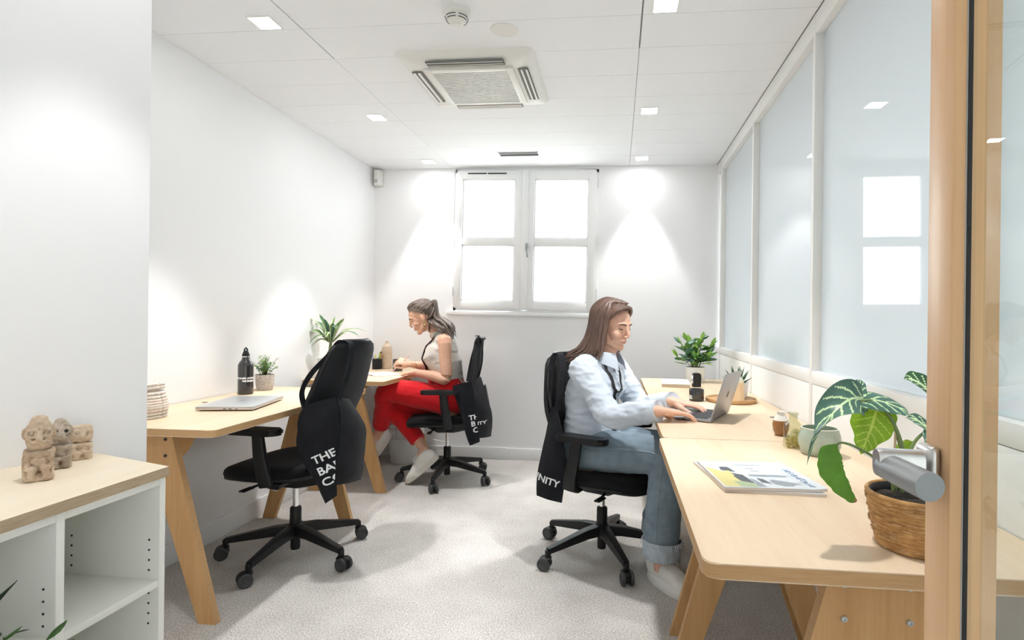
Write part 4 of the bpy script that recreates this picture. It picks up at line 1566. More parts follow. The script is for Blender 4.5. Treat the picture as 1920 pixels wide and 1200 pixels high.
# ---------------- woman in red trousers, writing at the far left desk
def woman_red():
    ang = math.radians(190)
    f = V((math.cos(ang), math.sin(ang), 0))
    l = V((-f.y, f.x, 0))          # towards the camera
    z = V((0, 0, 1))
    base = V((-1.20, 3.93, 0))
    pel = V((-1.185, 3.93, 0.580))
    sc = V((-1.235, 3.945, 1.000))
    neck = V((-1.290, 3.930, 1.050))
    hc = V((-1.385, 3.885, 1.168))
    H = head_matrix(hc, math.radians(197), math.radians(27), 0.0, 0.99)
    shN, shF = sc + l * 0.150 + f * -0.02, sc - l * 0.150 + f * 0.03
    elN, elF = V((-1.165, 3.765, 0.745)), V((-1.375, 4.19, 0.780))
    wrN, wrF = V((-1.412, 3.835, 0.778)), V((-1.535, 4.075, 0.815))
    hipL, hipR = pel + l * 0.085, pel - l * 0.085
    knL, anL = V((-1.590, 3.80, 0.640)), V((-1.725, 3.97, 0.325))
    knR, anR = V((-1.610, 3.93, 0.520)), V((-1.335, 3.835, 0.235))
    bm = NB()
    loft(bm, [pel - z * 0.03, pel + z * 0.05, pel + z * 0.15 + f * 0.01, pel + z * 0.25 + f * 0.025, sc - z * 0.07 + f * 0.01, sc + z * 0.005, neck - z * 0.01],
         [(0.15, 0.105), (0.145, 0.105), (0.112, 0.088), (0.122, 0.096), (0.138, 0.100), (0.118, 0.066), (0.052, 0.050)], 20, up=f)
    loft(bm, [neck - z * 0.03 - f * 0.015, neck + z * 0.02, hc + H.to_3x3() @ V((-0.022, 0, -0.058))], [0.053, 0.046, 0.048], 14, up=f)
    for sh, el, wr, s in ((shN, elN, wrN, 1), (shF, elF, wrF, -1)):
        loft(bm, smooth_path([sc + l * s * 0.085, sh + z * 0.002, (sh * 0.55 + el * 0.45), el, (el * 0.65 + wr * 0.35), wr], 4), lerp_list([0.046, 0.050, 0.043, 0.036, 0.037, 0.0245], 4), 14)
    for hp, kn, an in ((hipL, knL, anL), (hipR, knR, anR)):
        dn_ = (an - kn).normalized()
        loft(bm, smooth_path([hp, (hp + kn) / 2, kn, (kn * 0.65 + an * 0.35), an], 4), lerp_list([0.082, 0.074, 0.053, 0.050, 0.033], 4), 12)
    footR = (V((-1.425, 3.785, 0.035)) - anR)
    loft(bm, [anR, anR + footR * 0.25], [0.034, 0.036], 12)
    footL = V((-0.06, -0.13, -0.10))
    loft(bm, [anL, anL + footL * 0.3 - z * 0.02], [0.034, 0.036], 12)
    add_hand(bm, wrN, V((-1.56, 3.935, 0.762)) - wrN, (0, -0.25, 1), -1, curl=(6, 16, 14), spread=4.0)
    fc = [(48, 50, 24), (52, 58, 34), (58, 62, 36), (62, 64, 38)]
    MH = add_hand(bm, wrF, V((-1.640, 4.02, 0.855)) - wrF, (0.25, -0.55, 0.75), 1, finger_curls=fc, spread=3.0, thumb=(0.85, 0.42, -0.45), thumb_curl=34)
    add_head(bm, H)
    me = remesh(bm, 0.0029, 5, 0.5)
    sockets(me, H)
    me.materials.clear()
    person = put('person', local(me, base), [MT['skin2'], MT['lip']], None, angle=180)
    person.location = base
    paint_lips(me, Matrix.Translation(-base) @ H, 1)
    tag(person, 'woman with a ponytail in red trousers and sleeveless top writing at the back left desk', 'person')
    face_parts(person, base, H, MT['skin2'], MT['lip'])
    # sleeveless ribbed top
    bm = NB()
    loft(bm, [pel + z * 0.09, pel + z * 0.15 + f * 0.010, pel + z * 0.24 + f * 0.025, sc - z * 0.11 + f * 0.03, sc - z * 0.055 + f * 0.012, sc + z * 0.012 + f * 0.004, neck - z * 0.005 - f * 0.006],
         [(0.130, 0.104), (0.123, 0.098), (0.134, 0.110), (0.147, 0.124), (0.145, 0.112), (0.108, 0.078), (0.058, 0.056)], 24, up=f, dome=False)
    for s in (1, -1):
        loft(bm, [sc + l * s * 0.07 + z * 0.004, sc + l * s * 0.118 + z * 0.006 - f * 0.01], [0.056, 0.048], 14, dome=False)
    me = remesh(bm, 0.0045, 5, 0.5)
    f1 = folds(0.004, 14, 14, 30, 5.5)
    displace(me, lambda co, n: f1(co, n) + 0.0015 + 0.0008 * math.sin(co.z * 900))
    me.materials.clear()
    top = put('sleeveless_top', local(me, base), MT['ribtop'], person, angle=180)
    tree = BVHTree.FromPolygons([v.co.copy() for v in me.vertices], [tuple(p.vertices) for p in me.polygons])
    bm = NB()
    loft(bm, [neck - z * 0.014 - f * 0.01 - base, neck + z * 0.018 + f * 0.002 - base], [(0.058, 0.056), (0.0525, 0.0505)], 20, dome=False, cap=False, up=f)
    finish('neckband', bm, MT['ribtop'], top, angle=60)
    # trousers
    bm = NB()
    sphere(bm, pel + z * 0.005, (0.165, 0.150, 0.12), Matrix.Rotation(ang + PI / 2, 3, 'Z'))
    loft(bm, [pel + z * 0.04, pel + z * 0.135 + f * 0.01], [(0.152, 0.120), (0.128, 0.103)], 20, up=f, dome=False)
    hemL = anL * 0.86 + knL * 0.14
    hemR = anR * 0.80 + knR * 0.20
    loft(bm, smooth_path([hipL, (hipL + knL) / 2 + z * 0.01, knL, knL * 0.62 + anL * 0.38, hemL], 5), lerp_list([0.105, 0.094, 0.074, 0.070, 0.060], 5), 18, dome=False)
    loft(bm, smooth_path([hipR, (hipR + knR) / 2, knR, knR * 0.62 + anR * 0.38, hemR], 5), lerp_list([0.105, 0.092, 0.074, 0.066, 0.056], 5), 18, dome=False)
    me = remesh(bm, 0.006, 5, 0.5)
    f3 = folds(0.0035, 8, 8, 14, 21.3)
    f4 = folds(0.0013, 26, 26, 30, 2.9, False)
    displace(me, lambda co, n: f3(co, n) + f4(co, n))
    me.materials.clear()
    trs = put('trousers', local(me, base), MT['red'], person, angle=180)
    bm = NB()
    loft(bm, [pel + z * 0.118 + f * 0.008 - base, pel + z * 0.150 + f * 0.012 - base], [(0.1335, 0.108), (0.128, 0.103)], 28, up=f, dome=False, cap=False)
    finish('waistband', bm, MT['red'], trs, angle=60)
    bm = NB()
    bow = pel + z * 0.115 + f * 0.135 + l * 0.03 - base
    for a in (-0.6, 0.5):
        loft(bm, smooth_path([bow, bow + V((math.sin(a) * 0.02, 0, 0.02)) + l * 0.03 * (1 if a > 0 else -1), bow + l * 0.06 * (1 if a > 0 else -1) - z * 0.02, bow + l * 0.03 * (1 if a > 0 else -1) - z * 0.02, bow], 4), [(0.013, 0.004)] * 17, 8)
        loft(bm, smooth_path([bow, bow - z * 0.04 + f * 0.03 + l * a * 0.03, bow - z * 0.06 + f * 0.09 + l * a * 0.06], 4), [(0.012, 0.003)] * 9, 8)
    finish('bow', bm, MT['red'], trs, angle=180)
    # sneakers: one on its toes, one hanging from the crossed leg
    d = (V((-1.425, 3.785, 0.0)) - V((-1.235, 3.835, 0.165))).normalized()
    side = z.cross(d).normalized(); upv = d.cross(side)
    heel = V((-1.425, 3.785, 0.008)) - d * 0.258
    shoe('sneaker', person, base, basis(d, side, upv, heel), [MT['sneaker'], MT['sole'], MT['outsole'], MT['sneaker']], ribs=True)
    d = V((-0.30, -0.72, -0.62)).normalized()
    side = z.cross(d).normalized(); upv = d.cross(side)
    shoe('sneaker', person, base, basis(d, side, upv, anL - d * 0.05 - upv * 0.105), [MT['sneaker'], MT['sole'], MT['outsole'], MT['sneaker']], ribs=True)
    # lanyard strap, bracelet, earring
    def on_top(p, off=0.004):
        co, n, i, dd_ = tree.find_nearest(V(p) - base)
        return co + n * off
    for s in (1, -1):
        bm = NB()
        tops = [neck + l * 0.05 * s - f * 0.005, neck + l * 0.055 * s + f * 0.06 - z * 0.03, sc + f * 0.13 + l * 0.035 * s - z * 0.10, sc + f * 0.16 + l * 0.02 * s - z * 0.20]
        pts = [on_top(p, 0.006) for p in smooth_path(tops, 4)]
        e = pts[-1]
        pts += [e + V((0.012, 0, -0.04)), e + V((0.02, 0, -0.08))]
        ribbon(bm, pts, 0.016, (0.5, 1, 0.1), 0.0025)
        finish('lanyard', bm, plain('dark_lanyard', (0.04, 0.012, 0.014), 0.7), person, angle=60)
    bm = NB()
    dw = (wrF - elF).normalized()
    for q in (0.03, 0.038):
        c = wrF - dw * q - base
        s1 = dw.cross(z).normalized(); s2 = s1.cross(dw)
        pts = [c + s1 * 0.031 * math.cos(a * PI / 8) + s2 * 0.029 * math.sin(a * PI / 8) for a in range(17)]
        loft(bm, pts, [0.0014] * 17, 6, dome=False)
    finish('bracelet', bm, MT['gold'], person, angle=180)
    bm = NB()
    ec = H @ V((-0.006, 0.080, -0.046)) - base
    R3 = H.to_3x3()
    loft(bm, [ec + R3 @ V((0.013 * math.cos(a * PI / 10), 0, 0.013 * math.sin(a * PI / 10))) for a in range(20)], [0.0018] * 20, 6, dome=False)
    finish('earring', bm, MT['gold'], person, angle=180)
    # hair pulled back into a wavy ponytail
    rng = random.Random(5)
    bm = NB()
    t = NB()
    sphere(t, (-0.014, 0, 0.033), (0.100, 0.081, 0.088), u=36, v=24)
    kill = [v for v in t.verts if (v.co.x > -0.03 and v.co.z < 0.082 + (v.co.x - 0.075) * 0.80) or v.co.z < -0.045]
    bmesh.ops.delete(t, geom=kill, context='VERTS')
    t.transform(Matrix.Translation(-base) @ H)
    m_ = bpy.data.meshes.new('tmp'); t.to_mesh(m_); t.free(); bm.from_mesh(m_); bpy.data.meshes.remove(m_)
    tail = V((-0.104, 0, 0.060))
    for k in range(70):                                   # combed towards the tie
        side_ = rng.choice((-1, 1))
        a = rng.uniform(0, 1)
        if a < 0.55:
            st = V((0.066 - 0.008 * rng.random() - 0.075 * (a / 0.55) ** 1.5, side_ * (0.01 + 0.065 * (a / 0.55)), 0.099 - 0.080 * (a / 0.55)))
        else:
            st = V((-0.03 - 0.06 * (a - 0.55) / 0.45, side_ * (0.078 - 0.05 * (a - 0.55) / 0.45), -0.03))
        pts = [st]
        for q in (0.33, 0.66):
            w = st.lerp(tail, q) - V((-0.014, 0, 0.033))
            n_ = V((w.x / 0.103, w.y / 0.084, w.z / 0.091)).normalized()
            pts.append(V((-0.014 + n_.x * 0.104, n_.y * 0.085, 0.033 + n_.z * 0.0915)))
        pts.append(tail)
        strand(bm, [H @ p - base for p in pts], rng.uniform(0.006, 0.009), 6, 0.4)
    tw = H @ tail
    for k in range(80):
        u = rng.random()
        ph = rng.uniform(0, 6.28)
        sp_ = rng.uniform(-1, 1)
        w1 = rng.uniform(0, 1)
        ln = rng.uniform(0.82, 1.05)
        P = [tw + V((0.0, 0, 0.0)),
             tw + V((0.020 + 0.010 * w1, sp_ * 0.012, 0.012 + 0.01 * rng.random())),
             tw + V((0.022 + 0.045 * w1 - 0.03, sp_ * 0.03, -0.055 * ln)),
             tw + V((0.020 + 0.075 * w1 - 0.03, sp_ * 0.045, -0.115 * ln)),
             tw + V((0.055 + 0.080 * w1, -0.03 + sp_ * 0.05, -0.160 * ln)),
             tw + V((0.110 + 0.060 * w1, -0.05 + sp_ * 0.055, -0.195 * ln)),
             tw + V((0.150 + 0.045 * w1, -0.06 + sp_ * 0.055, -0.245 * ln))]
        cut = 7 if rng.random() < 0.72 else 5
        P = P[:cut]
        for i in range(2, len(P)):
            P[i] = P[i] + V((0.007 * math.sin(ph + i * 1.9), 0.007 * math.cos(ph + i * 1.7), 0.004 * math.sin(ph * 2 + i)))
        strand(bm, [p - base for p in P], rng.uniform(0.006, 0.010), 6, 0.5)
    for k in range(7):                                    # loose locks at the nape
        st = H @ V((-0.045, 0.055 - 0.01 * k, -0.045))
        P = [st, st + V((-0.004, -0.004, -0.03)), st + V((-0.006 + 0.005 * math.sin(k), -0.006, -0.06)), st + V((0.004 * math.cos(k), -0.006, -0.088))]
        strand(bm, [p - base for p in P], 0.004, 6, 0.5)
    finish('hair', bm, MT['hairdark'], person, angle=180)
    bm = NB()
    R3 = H.to_3x3()
    loft(bm, [tw - base + V((0.002, 0.016 * math.cos(a * PI / 8), 0.016 * math.sin(a * PI / 8))) for a in range(17)], [0.005] * 17, 8, dome=False)
    finish('hair_tie', bm, MT['black'], person, angle=180)
    # the pen in her hand is a thing of its own
    g = MH @ V((0.082, 0.018, -0.030))
    p0, p1 = g + V((-0.048, -0.012, -0.052)), g + V((0.075, 0.018, 0.072))
    bm = NB()
    cyl(bm, p0 * 0.9 + p1 * 0.1, p1, 0.0042, 12)
    cyl(bm, p0, p0 * 0.9 + p1 * 0.1, 0.001, 12, r2=0.004)
    tag(finish('pen', bm, plain('pale_pink_pen', (0.75, 0.48, 0.45), 0.4)), 'pale pink pen held in the writing hand of the woman in red trousers', 'pen')
    return person


woman2 = woman_red()

# ------------------------------------------------------------------ tote bags over the chair backs
def panel(bm, left, right, nx=10, sub=5, bulge=0.012, seed=0.0, thick=0.005, out=(0, -1, 0)):
    L, R = smooth_path(left, sub), smooth_path(right, sub)
    out = V(out)
    rows = []
    for i, (a, b) in enumerate(zip(L, R)):
        v = i / (len(L) - 1)
        row = []
        for j in range(nx + 1):
            u = j / nx
            p = a.lerp(b, u)
            w = math.sin(u * PI) * bulge * (0.5 + 0.5 * math.sin(v * PI))
            w += 0.010 * noise.noise(V((p.x * 9 + seed, p.z * 7, seed))) * math.sin(u * PI) + 0.005 * noise.noise(V((p.x * 24, p.z * 18 + seed, 1.5)))
            row.append(p + out * w)
        rows.append(row)
    sheet(bm, rows, thick)


def stamp(text, size, origin, xdir, ydir, tree, parent, cut=None, off=0.0016, bold=0.0):
    """flat lettering laid onto a cloth surface"""
    me = text_mesh(text, size, 0.0, bold)
    bm = bmesh.new(); bm.from_mesh(me); bpy.data.meshes.remove(me)
    if cut is not None:
        bmesh.ops.bisect_plane(bm, geom=bm.verts[:] + bm.edges[:] + bm.faces[:], plane_co=(cut[0], cut[1], 0), plane_no=(cut[2], cut[3], 0), clear_outer=True)
    bmesh.ops.triangulate(bm, faces=bm.faces)
    bmesh.ops.subdivide_edges(bm, edges=[e for e in bm.edges if e.calc_length() > size * 0.3], cuts=1)
    o, x, y = V(origin), V(xdir).normalized(), V(ydir).normalized()
    for v in bm.verts:
        p = o + x * v.co.x + y * v.co.y
        h = tree.ray_cast(p + V((0, -0.25, 0)), V((0, 1, 0)))
        if h[0] is None:
            h = tree.find_nearest(p)
        v.co = h[0] + V((0, -off, 0))
    ob = finish('lettering', bm, MT['print'], parent, smooth=False)
    return ob


def tree_of(o):
    me = o.data
    return BVHTree.FromPolygons([v.co.copy() for v in me.vertices], [tuple(p.vertices) for p in me.polygons])


def strap(parent, pts, width, wdirs):
    bm = NB()
    sp = smooth_path(pts, 6)
    wd = lerp_list([tuple(w) for w in wdirs], 6) if isinstance(wdirs[0], (tuple, list)) else wdirs
    ribbon(bm, sp, width, wd, 0.003)
    return finish('strap', bm, MT['tote'], parent, angle=60)


# on the empty chair
t = thing('tote_bag', 'black tote bag hanging over the back of the empty chair by the left desk', 'bag', (0, 0, 0), 0, 'black printed tote bags')
AL = [(-1.345, 2.320, 0.777), (-1.375, 2.318, 0.675), (-1.382, 2.320, 0.593), (-1.352, 2.325, 0.524), (-1.296, 2.335, 0.432), (-1.256, 2.340, 0.345)]
AR = [(-1.238, 2.375, 0.806), (-1.216, 2.372, 0.73), (-1.220, 2.372, 0.623), (-1.228, 2.370, 0.527), (-1.228, 2.370, 0.431), (-1.224, 2.365, 0.371)]
BL_ = [(-1.236, 2.380, 0.806), (-1.216, 2.380, 0.73), (-1.222, 2.380, 0.623), (-1.232, 2.380, 0.527), (-1.234, 2.385, 0.440), (-1.238, 2.390, 0.41)]
BR_ = [(-1.258, 2.55, 0.770), (-1.215, 2.58, 0.683), (-1.200, 2.60, 0.619), (-1.205, 2.60, 0.503), (-1.212, 2.60, 0.42), (-1.225, 2.60, 0.375)]
bm = NB(); panel(bm, AL, AR, bulge=0.025, seed=1.0); pa = finish('front_panel', bm, MT['tote'], t, angle=70)
bm = NB(); panel(bm, BL_, BR_, bulge=0.02, seed=4.0, out=(1, 0, 0)); finish('folded_panel', bm, MT['tote'], t, angle=70)
ta = tree_of(pa)
c17, s17 = math.cos(math.radians(24)), math.sin(math.radians(24))
xd, yd = (c17, 0, s17), (-s17, 0, c17)
lim = -1.2275
for txt, ox, oz in (('THE', -1.300, 0.518), ('BABEL', -1.279, 0.468), ('COMMUNITY', -1.259, 0.420)):
    # cut where the cloth folds away, a plane across the world x axis seen in lettering space
    stamp(txt, 0.049, (ox, 2.33, oz), xd, yd, ta, pa, cut=((lim - ox) * c17, -(lim - ox) * s17, c17, -s17), bold=0.0011)
strap(t, [(-1.355, 2.325, 0.765), (-1.368, 2.328, 0.835), (-1.328, 2.335, 0.915), (-1.268, 2.375, 0.995), (-1.245, 2.42, 1.054), (-1.215, 2.46, 1.046)], 0.026,
      [(0.4, 1, 0.2), (0.4, 1, 0.2), (0.5, 1, -0.4), (0.6, 1, -0.5), (0.3, 1, -0.2), (0.1, 1, -0.2)])
strap(t, [(-1.235, 2.46, 1.058), (-1.205, 2.45, 1.040), (-1.198, 2.44, 0.98), (-1.205, 2.42, 0.90), (-1.225, 2.40, 0.82), (-1.232, 2.385, 0.780)], 0.030, (0.35, 1, 0.0))

# behind the woman in blue
t = thing('tote_bag', 'black tote bag hanging on the chair behind the woman in the blue shirt', 'bag', (0, 0, 0), 0, 'black printed tote bags')
AL = [(-0.304, 2.65, 0.745), (-0.321, 2.645, 0.636), (-0.340, 2.64, 0.546), (-0.360, 2.64, 0.444), (-0.366, 2.64, 0.379), (-0.366, 2.64, 0.326)]
AR = [(-0.272, 2.62, 0.745), (-0.250, 2.60, 0.659), (-0.236, 2.59, 0.584), (-0.226, 2.59, 0.514), (-0.231, 2.60, 0.409), (-0.244, 2.61, 0.306)]
bm = NB(); panel(bm, AL, AR, bulge=0.02, seed=7.0); pa = finish('front_panel', bm, MT['tote'], t, angle=70)
bm = NB(); panel(bm, [V(p) + V((-0.004, 0.05, -0.01)) for p in AL], [V(p) + V((0.0, 0.05, 0.02)) for p in AR], bulge=-0.01, seed=9.0); finish('back_panel', bm, MT['tote'], t, angle=70)
ta = tree_of(pa)
cc, ss = math.cos(math.radians(-15)), math.sin(math.radians(-15))
xd, yd = (cc, 0, ss), (-ss, 0, cc)
ox, oz = -0.395, 0.413
stamp('UNITY', 0.047, (ox, 2.62, oz), xd, yd, ta, pa, cut=((-0.3635 - ox) * cc, -(-0.3635 - ox) * ss, -cc, ss), bold=0.0011)
strap(t, [(-0.304, 2.645, 0.74), (-0.318, 2.665, 0.80), (-0.325, 2.665, 0.87), (-0.318, 2.700, 0.94), (-0.300, 2.745, 0.995), (-0.275, 2.76, 0.992)], 0.026, [(0.2, 1, 0), (0.2, 1, 0), (0.1, 1, 0), (0.5, 1, 0), (0.9, 0.4, 0), (0.9, 0.4, 0)])
strap(t, [(-0.275, 2.615, 0.735), (-0.258, 2.615, 0.80), (-0.250, 2.625, 0.87), (-0.250, 2.655, 0.94), (-0.268, 2.72, 0.994), (-0.295, 2.755, 0.992)], 0.030, [(0.9, 0.4, 0), (0.9, 0.3, 0), (0.9, 0.2, 0), (0.9, 0.2, 0), (0.9, 0.4, 0), (0.9, 0.4, 0)])

# behind the woman in red trousers
t = thing('tote_bag', 'black tote bag hanging on the chair behind the woman in red trousers', 'bag', (0, 0, 0), 0, 'black printed tote bags')
AL = [(-1.100, 3.70, 0.705), (-1.077, 3.70, 0.626), (-1.038, 3.70, 0.518), (-1.015, 3.70, 0.428), (-0.992, 3.70, 0.349), (-0.973, 3.70, 0.306)]
AR = [(-0.985, 3.74, 0.736), (-0.964, 3.74, 0.644), (-0.948, 3.74, 0.535), (-0.936, 3.74, 0.445), (-0.923, 3.74, 0.373), (-0.919, 3.74, 0.325)]
BR_ = [(-0.958, 3.90, 0.750), (-0.921, 3.92, 0.621), (-0.885, 3.92, 0.516), (-0.876, 3.92, 0.452), (-0.880, 3.92, 0.375), (-0.884, 3.92, 0.326)]
bm = NB(); panel(bm, AL, AR, bulge=0.015, seed=11.0); pa = finish('front_panel', bm, MT['tote'], t, angle=70)
bm = NB(); panel(bm, [V(p) + V((-0.002, 0.004, 0.012 * max(0, i - 3))) for i, p in enumerate(AR)], BR_, bulge=0.012, seed=13.0, out=(0.8, -0.6, 0)); pb = finish('folded_panel', bm, MT['tote'], t, angle=70)
ta, tb = tree_of(pa), tree_of(pb)
cc, ss = math.cos(math.radians(8)), math.sin(math.radians(8))
xd, yd = (cc, 0, ss), (-ss, 0, cc)
for txt, ox, oz, lm in (('THE', -0.982, 0.474, -0.941), ('BABEL', -0.968, 0.432, -0.9455), ('COMMUNITY', -0.955, 0.390, -0.928)):
    stamp(txt, 0.047, (ox, 3.72, oz), xd, yd, ta, pa, cut=((lm - ox) * cc, -(lm - ox) * ss, cc, -ss), bold=0.0011)
ox, oz = -0.9335, 0.438
stamp('ITY', 0.030, (ox, 3.80, oz), (1, 0, 0), (0, 0, 1), tb, pb, cut=None, off=0.003, bold=0.0009)
strap(t, [(-0.968, 3.90, 0.745), (-0.945, 3.89, 0.84), (-0.938, 3.885, 0.92), (-0.945, 3.89, 0.99), (-0.962, 3.88, 1.043), (-0.985, 3.87, 1.04)], 0.026, [(0.3, -0.5, 0), (0.5, -0.9, 0), (0.5, -0.9, 0), (0.4, -1, 0), (0.2, -1, 0), (0.2, -1, 0)])
strap(t, [(-1.002, 3.735, 0.735), (-1.000, 3.765, 0.80), (-0.982, 3.775, 0.90), (-0.962, 3.80, 0.99), (-0.960, 3.84, 1.043), (-0.985, 3.85, 1.04)], 0.026, [(1, 0.2, 0), (1, 0.2, 0), (1, 0.2, 0), (0.8, 0.6, 0), (0.2, 1, 0), (0.2, 1, 0)])


# ------------------------------------------------------------------ plants
def leafmat(name, c, rough=0.42, trans=0.25, var=0.15, spec=0.4):
    m = bpy.data.materials.new(name)
    m.use_nodes = True
    nt = m.node_tree
    p = nt.nodes['Principled BSDF']
    n = noise_node(nt, coords(nt), 30, 3)
    lo = tuple(x * (1 - var) for x in c); hi = tuple(min(1, x * (1 + var)) for x in c)
    col = ramp(nt, n.outputs[0], [(0.3, lo), (0.7, hi)])
    link(nt, col, p.inputs['Base Color'])
    p.inputs['Roughness'].default_value = rough
    p.inputs['Specular IOR Level'].default_value = spec
    tr = nt.nodes.new('ShaderNodeBsdfTranslucent')
    link(nt, col, tr.inputs[0])
    mx = nt.nodes.new('ShaderNodeMixShader')
    mx.inputs[0].default_value = trans
    link(nt, p.outputs[0], mx.inputs[1]); link(nt, tr.outputs[0], mx.inputs[2])
    link(nt, mx.outputs[0], nt.nodes['Material Output'].inputs[0])
    return m


G = {}
G['dark'] = leafmat('leaf_dark_green', (0.045, 0.125, 0.055))
G['mid'] = leafmat('leaf_mid_green', (0.105, 0.25, 0.055))
G['light'] = leafmat('leaf_light_green', (0.24, 0.42, 0.07))
G['grey'] = leafmat('leaf_grey_green', (0.075, 0.165, 0.125), rough=0.35, trans=0.12)
G['vein'] = leafmat('leaf_pale_vein', (0.62, 0.80, 0.47), trans=0.2)
G['lime'] = leafmat('leaf_lime', (0.23, 0.40, 0.022), trans=0.35)
G['limevein'] = leafmat('leaf_lime_vein', (0.48, 0.62, 0.10), trans=0.3)
G['cream'] = leafmat('leaf_cream', (0.60, 0.66, 0.44), trans=0.2)
G['stem'] = leafmat('leaf_stem', (0.17, 0.24, 0.085), trans=0.0)
G['brown'] = leafmat('leaf_dry_brown', (0.30, 0.16, 0.06), trans=0.1)
G['aloe'] = leafmat('aloe_green', (0.050, 0.135, 0.062), trans=0.0, rough=0.5)
G['fresh'] = leafmat('leaf_fresh_green', (0.105, 0.27, 0.025), trans=0.2)
G['deep'] = leafmat('leaf_deep_green', (0.007, 0.026, 0.008), trans=0.05, rough=0.3)
G['deepmid'] = leafmat('leaf_deep_mid', (0.03, 0.085, 0.015), trans=0.1, rough=0.3)
MT['soil'] = plain('soil', (0.035, 0.024, 0.018), 0.95, var=0.4, nscale=200, bmp=1.0, bdist=0.004)


def blade(bm, spine, halfw, side, nu=24, nv=10, cup=0.15, matfn=None, wav=0.0):
    """leaf blade swept along a spine; side(s) point across it"""
    k = max(2, nu // (len(spine) - 1))
    sp = smooth_path(spine, k)
    hw = lerp_list(list(halfw), k)
    sd = lerp_list([tuple(s) for s in side], k) if isinstance(side[0], (tuple, list)) else [side] * len(sp)
    n = len(sp)
    grid = []
    for i, p in enumerate(sp):
        t = (sp[min(i + 1, n - 1)] - sp[max(i - 1, 0)]).normalized()
        s = V(sd[i]); s = (s - t * s.dot(t)).normalized()
        up = s.cross(t)
        row = []
        for j in range(nv + 1):
            v = -1 + 2 * j / nv
            w = max(hw[i], 0.0004)
            h = cup * w * v * v + (wav * w * math.sin(i * 1.1 + 2 * v) * abs(v) if wav else 0)
            row.append(bm.verts.new(p + s * w * v + up * h))
        grid.append(row)
    for i in range(n - 1):
        for j in range(nv):
            f = bm.faces.new((grid[i][j], grid[i][j + 1], grid[i + 1][j + 1], grid[i + 1][j]))
            if matfn:
                f.material_index = matfn((i + 0.5) / (n - 1), -1 + 2 * (j + 0.5) / nv)
    return grid


def leafmesh(name, length, width, bend, mats, nu=8, nv=4, matfn=None, fold=0.25, shape=1.0):
    bm = NB()
    n = 5
    spine, hw = [], []
    for i in range(n):
        u = i / (n - 1)
        a = bend * u
        spine.append((length * u * math.cos(a * 0.5), 0, length * u * math.sin(-a * 0.5)))
        hw.append(width * 0.5 * (math.sin(PI * min(1, u ** shape * 0.93 + 0.05))))
    hw[-1] = 0.0004
    blade(bm, spine, hw, (0, 1, 0), nu, nv, fold, matfn)
    me = bpy.data.meshes.new(name)
    bm.to_mesh(me); bm.free()
    for m in mats:
        me.materials.append(m)
    me.shade_smooth()
    return me


def put_leaf(me, parent, p, d, roll=0.0, s=1.0, name='leaf'):
    d = V(d).normalized()
    side = V((0, 0, 1)).cross(d)
    if side.length < 1e-3:
        side = V((1, 0, 0))
    side.normalize()
    up = d.cross(side)
    m = basis(d, side, up, p) @ Matrix.Rotation(roll, 4, 'X') @ Matrix.Scale(s, 4)
    o = bpy.data.objects.new(name, me)
    COL.objects.link(o)
    o.parent = parent
    o.matrix_local = m
    return o


def pot(parent, prof, mat, soil_z, soil_r, n=28, name='pot'):
    bm = NB()
    lathe(bm, prof, n, cap1=False)
    o = finish(name, bm, mat, parent, angle=50)
    bm = NB()
    lathe(bm, [(soil_r, soil_z - 0.006), (soil_r * 0.8, soil_z), (soil_r * 0.3, soil_z + 0.003)], n)
    finish('soil', bm, MT['soil'], parent, angle=180)
    return o


rng = random.Random(21)
# variegated dracaena on the back left desk
t = thing('dracaena', 'striped cream and green leafy plant on the back left desk behind the empty chair', 'potted plant', (-1.945, 3.64, 0.745))
pot(t, [(0.055, 0), (0.062, 0.003), (0.075, 0.13), (0.075, 0.135), (0.069, 0.135), (0.066, 0.12)], MT['whiteplastic'], 0.122, 0.066)
bm = NB(); loft(bm, [(0, 0, 0.11), (0.004, 0, 0.18), (0.01, 0.0, 0.25)], [0.012, 0.011, 0.009], 10); finish('stem', bm, G['stem'], t, angle=180)
fan = [(-0.165, 0.02, 0.05, 1), (-0.15, -0.05, 0.03, 1), (-0.125, 0.05, 0.12, 1), (-0.11, -0.03, 0.165, 0), (-0.055, -0.02, 0.185, 0), (-0.02, -0.04, 0.16, 0), (0.005, 0.04, 0.17, 0), (0.03, -0.03, 0.125, 0),
       (0.05, 0.03, 0.15, 0), (0.085, -0.02, 0.155, 0), (0.20, 0.02, 0.055, 1), (0.19, -0.06, 0.04, 1), (0.14, 0.06, 0.06, 1), (-0.07, -0.10, -0.02, 1), (-0.09, -0.06, -0.055, 1), (0.03, -0.12, 0.03, 1), (-0.04, -0.06, 0.10, 0), (0.065, -0.07, 0.09, 1)]
for k, (dx, dy, dz, arch) in enumerate(fan):
    dx, dy = dx * 1.22, dy * 1.1
    b = V((0.008 + dx * 0.05, dy * 0.05, 0.245 + 0.01 * rng.random()))
    tip = b + V((dx, dy, dz))
    midp = b + V((dx * 0.45, dy * 0.45, dz * 0.55 + (0.055 if arch else 0.02)))
    bm = NB()
    w = rng.uniform(0.014, 0.0185)
    blade(bm, [b, b.lerp(midp, 0.5) + V((0, 0, 0.006)), midp, midp.lerp(tip, 0.55) + V((0, 0, 0.016 if arch else 0.004)), tip], [w * 0.55, w * 0.95, w * 1.15, w * 0.85, 0.0006],
          (-dy + 0.35 * abs(dz) * (1 if k % 2 else -1), dx + 0.02, 0.02 * (k % 3 - 1)) if abs(dx) > 0.04 else (1, 0.35 * (k % 3 - 1), 0), 20, 7, 0.35, lambda u, v: 1 if abs(v) < 0.30 else (2 if abs(v) > 0.72 else 0))
    finish('leaf', bm, [G['mid'], G['grey'], G['cream']] if k % 3 else [G['cream'], G['mid'], G['cream']], t, angle=180)

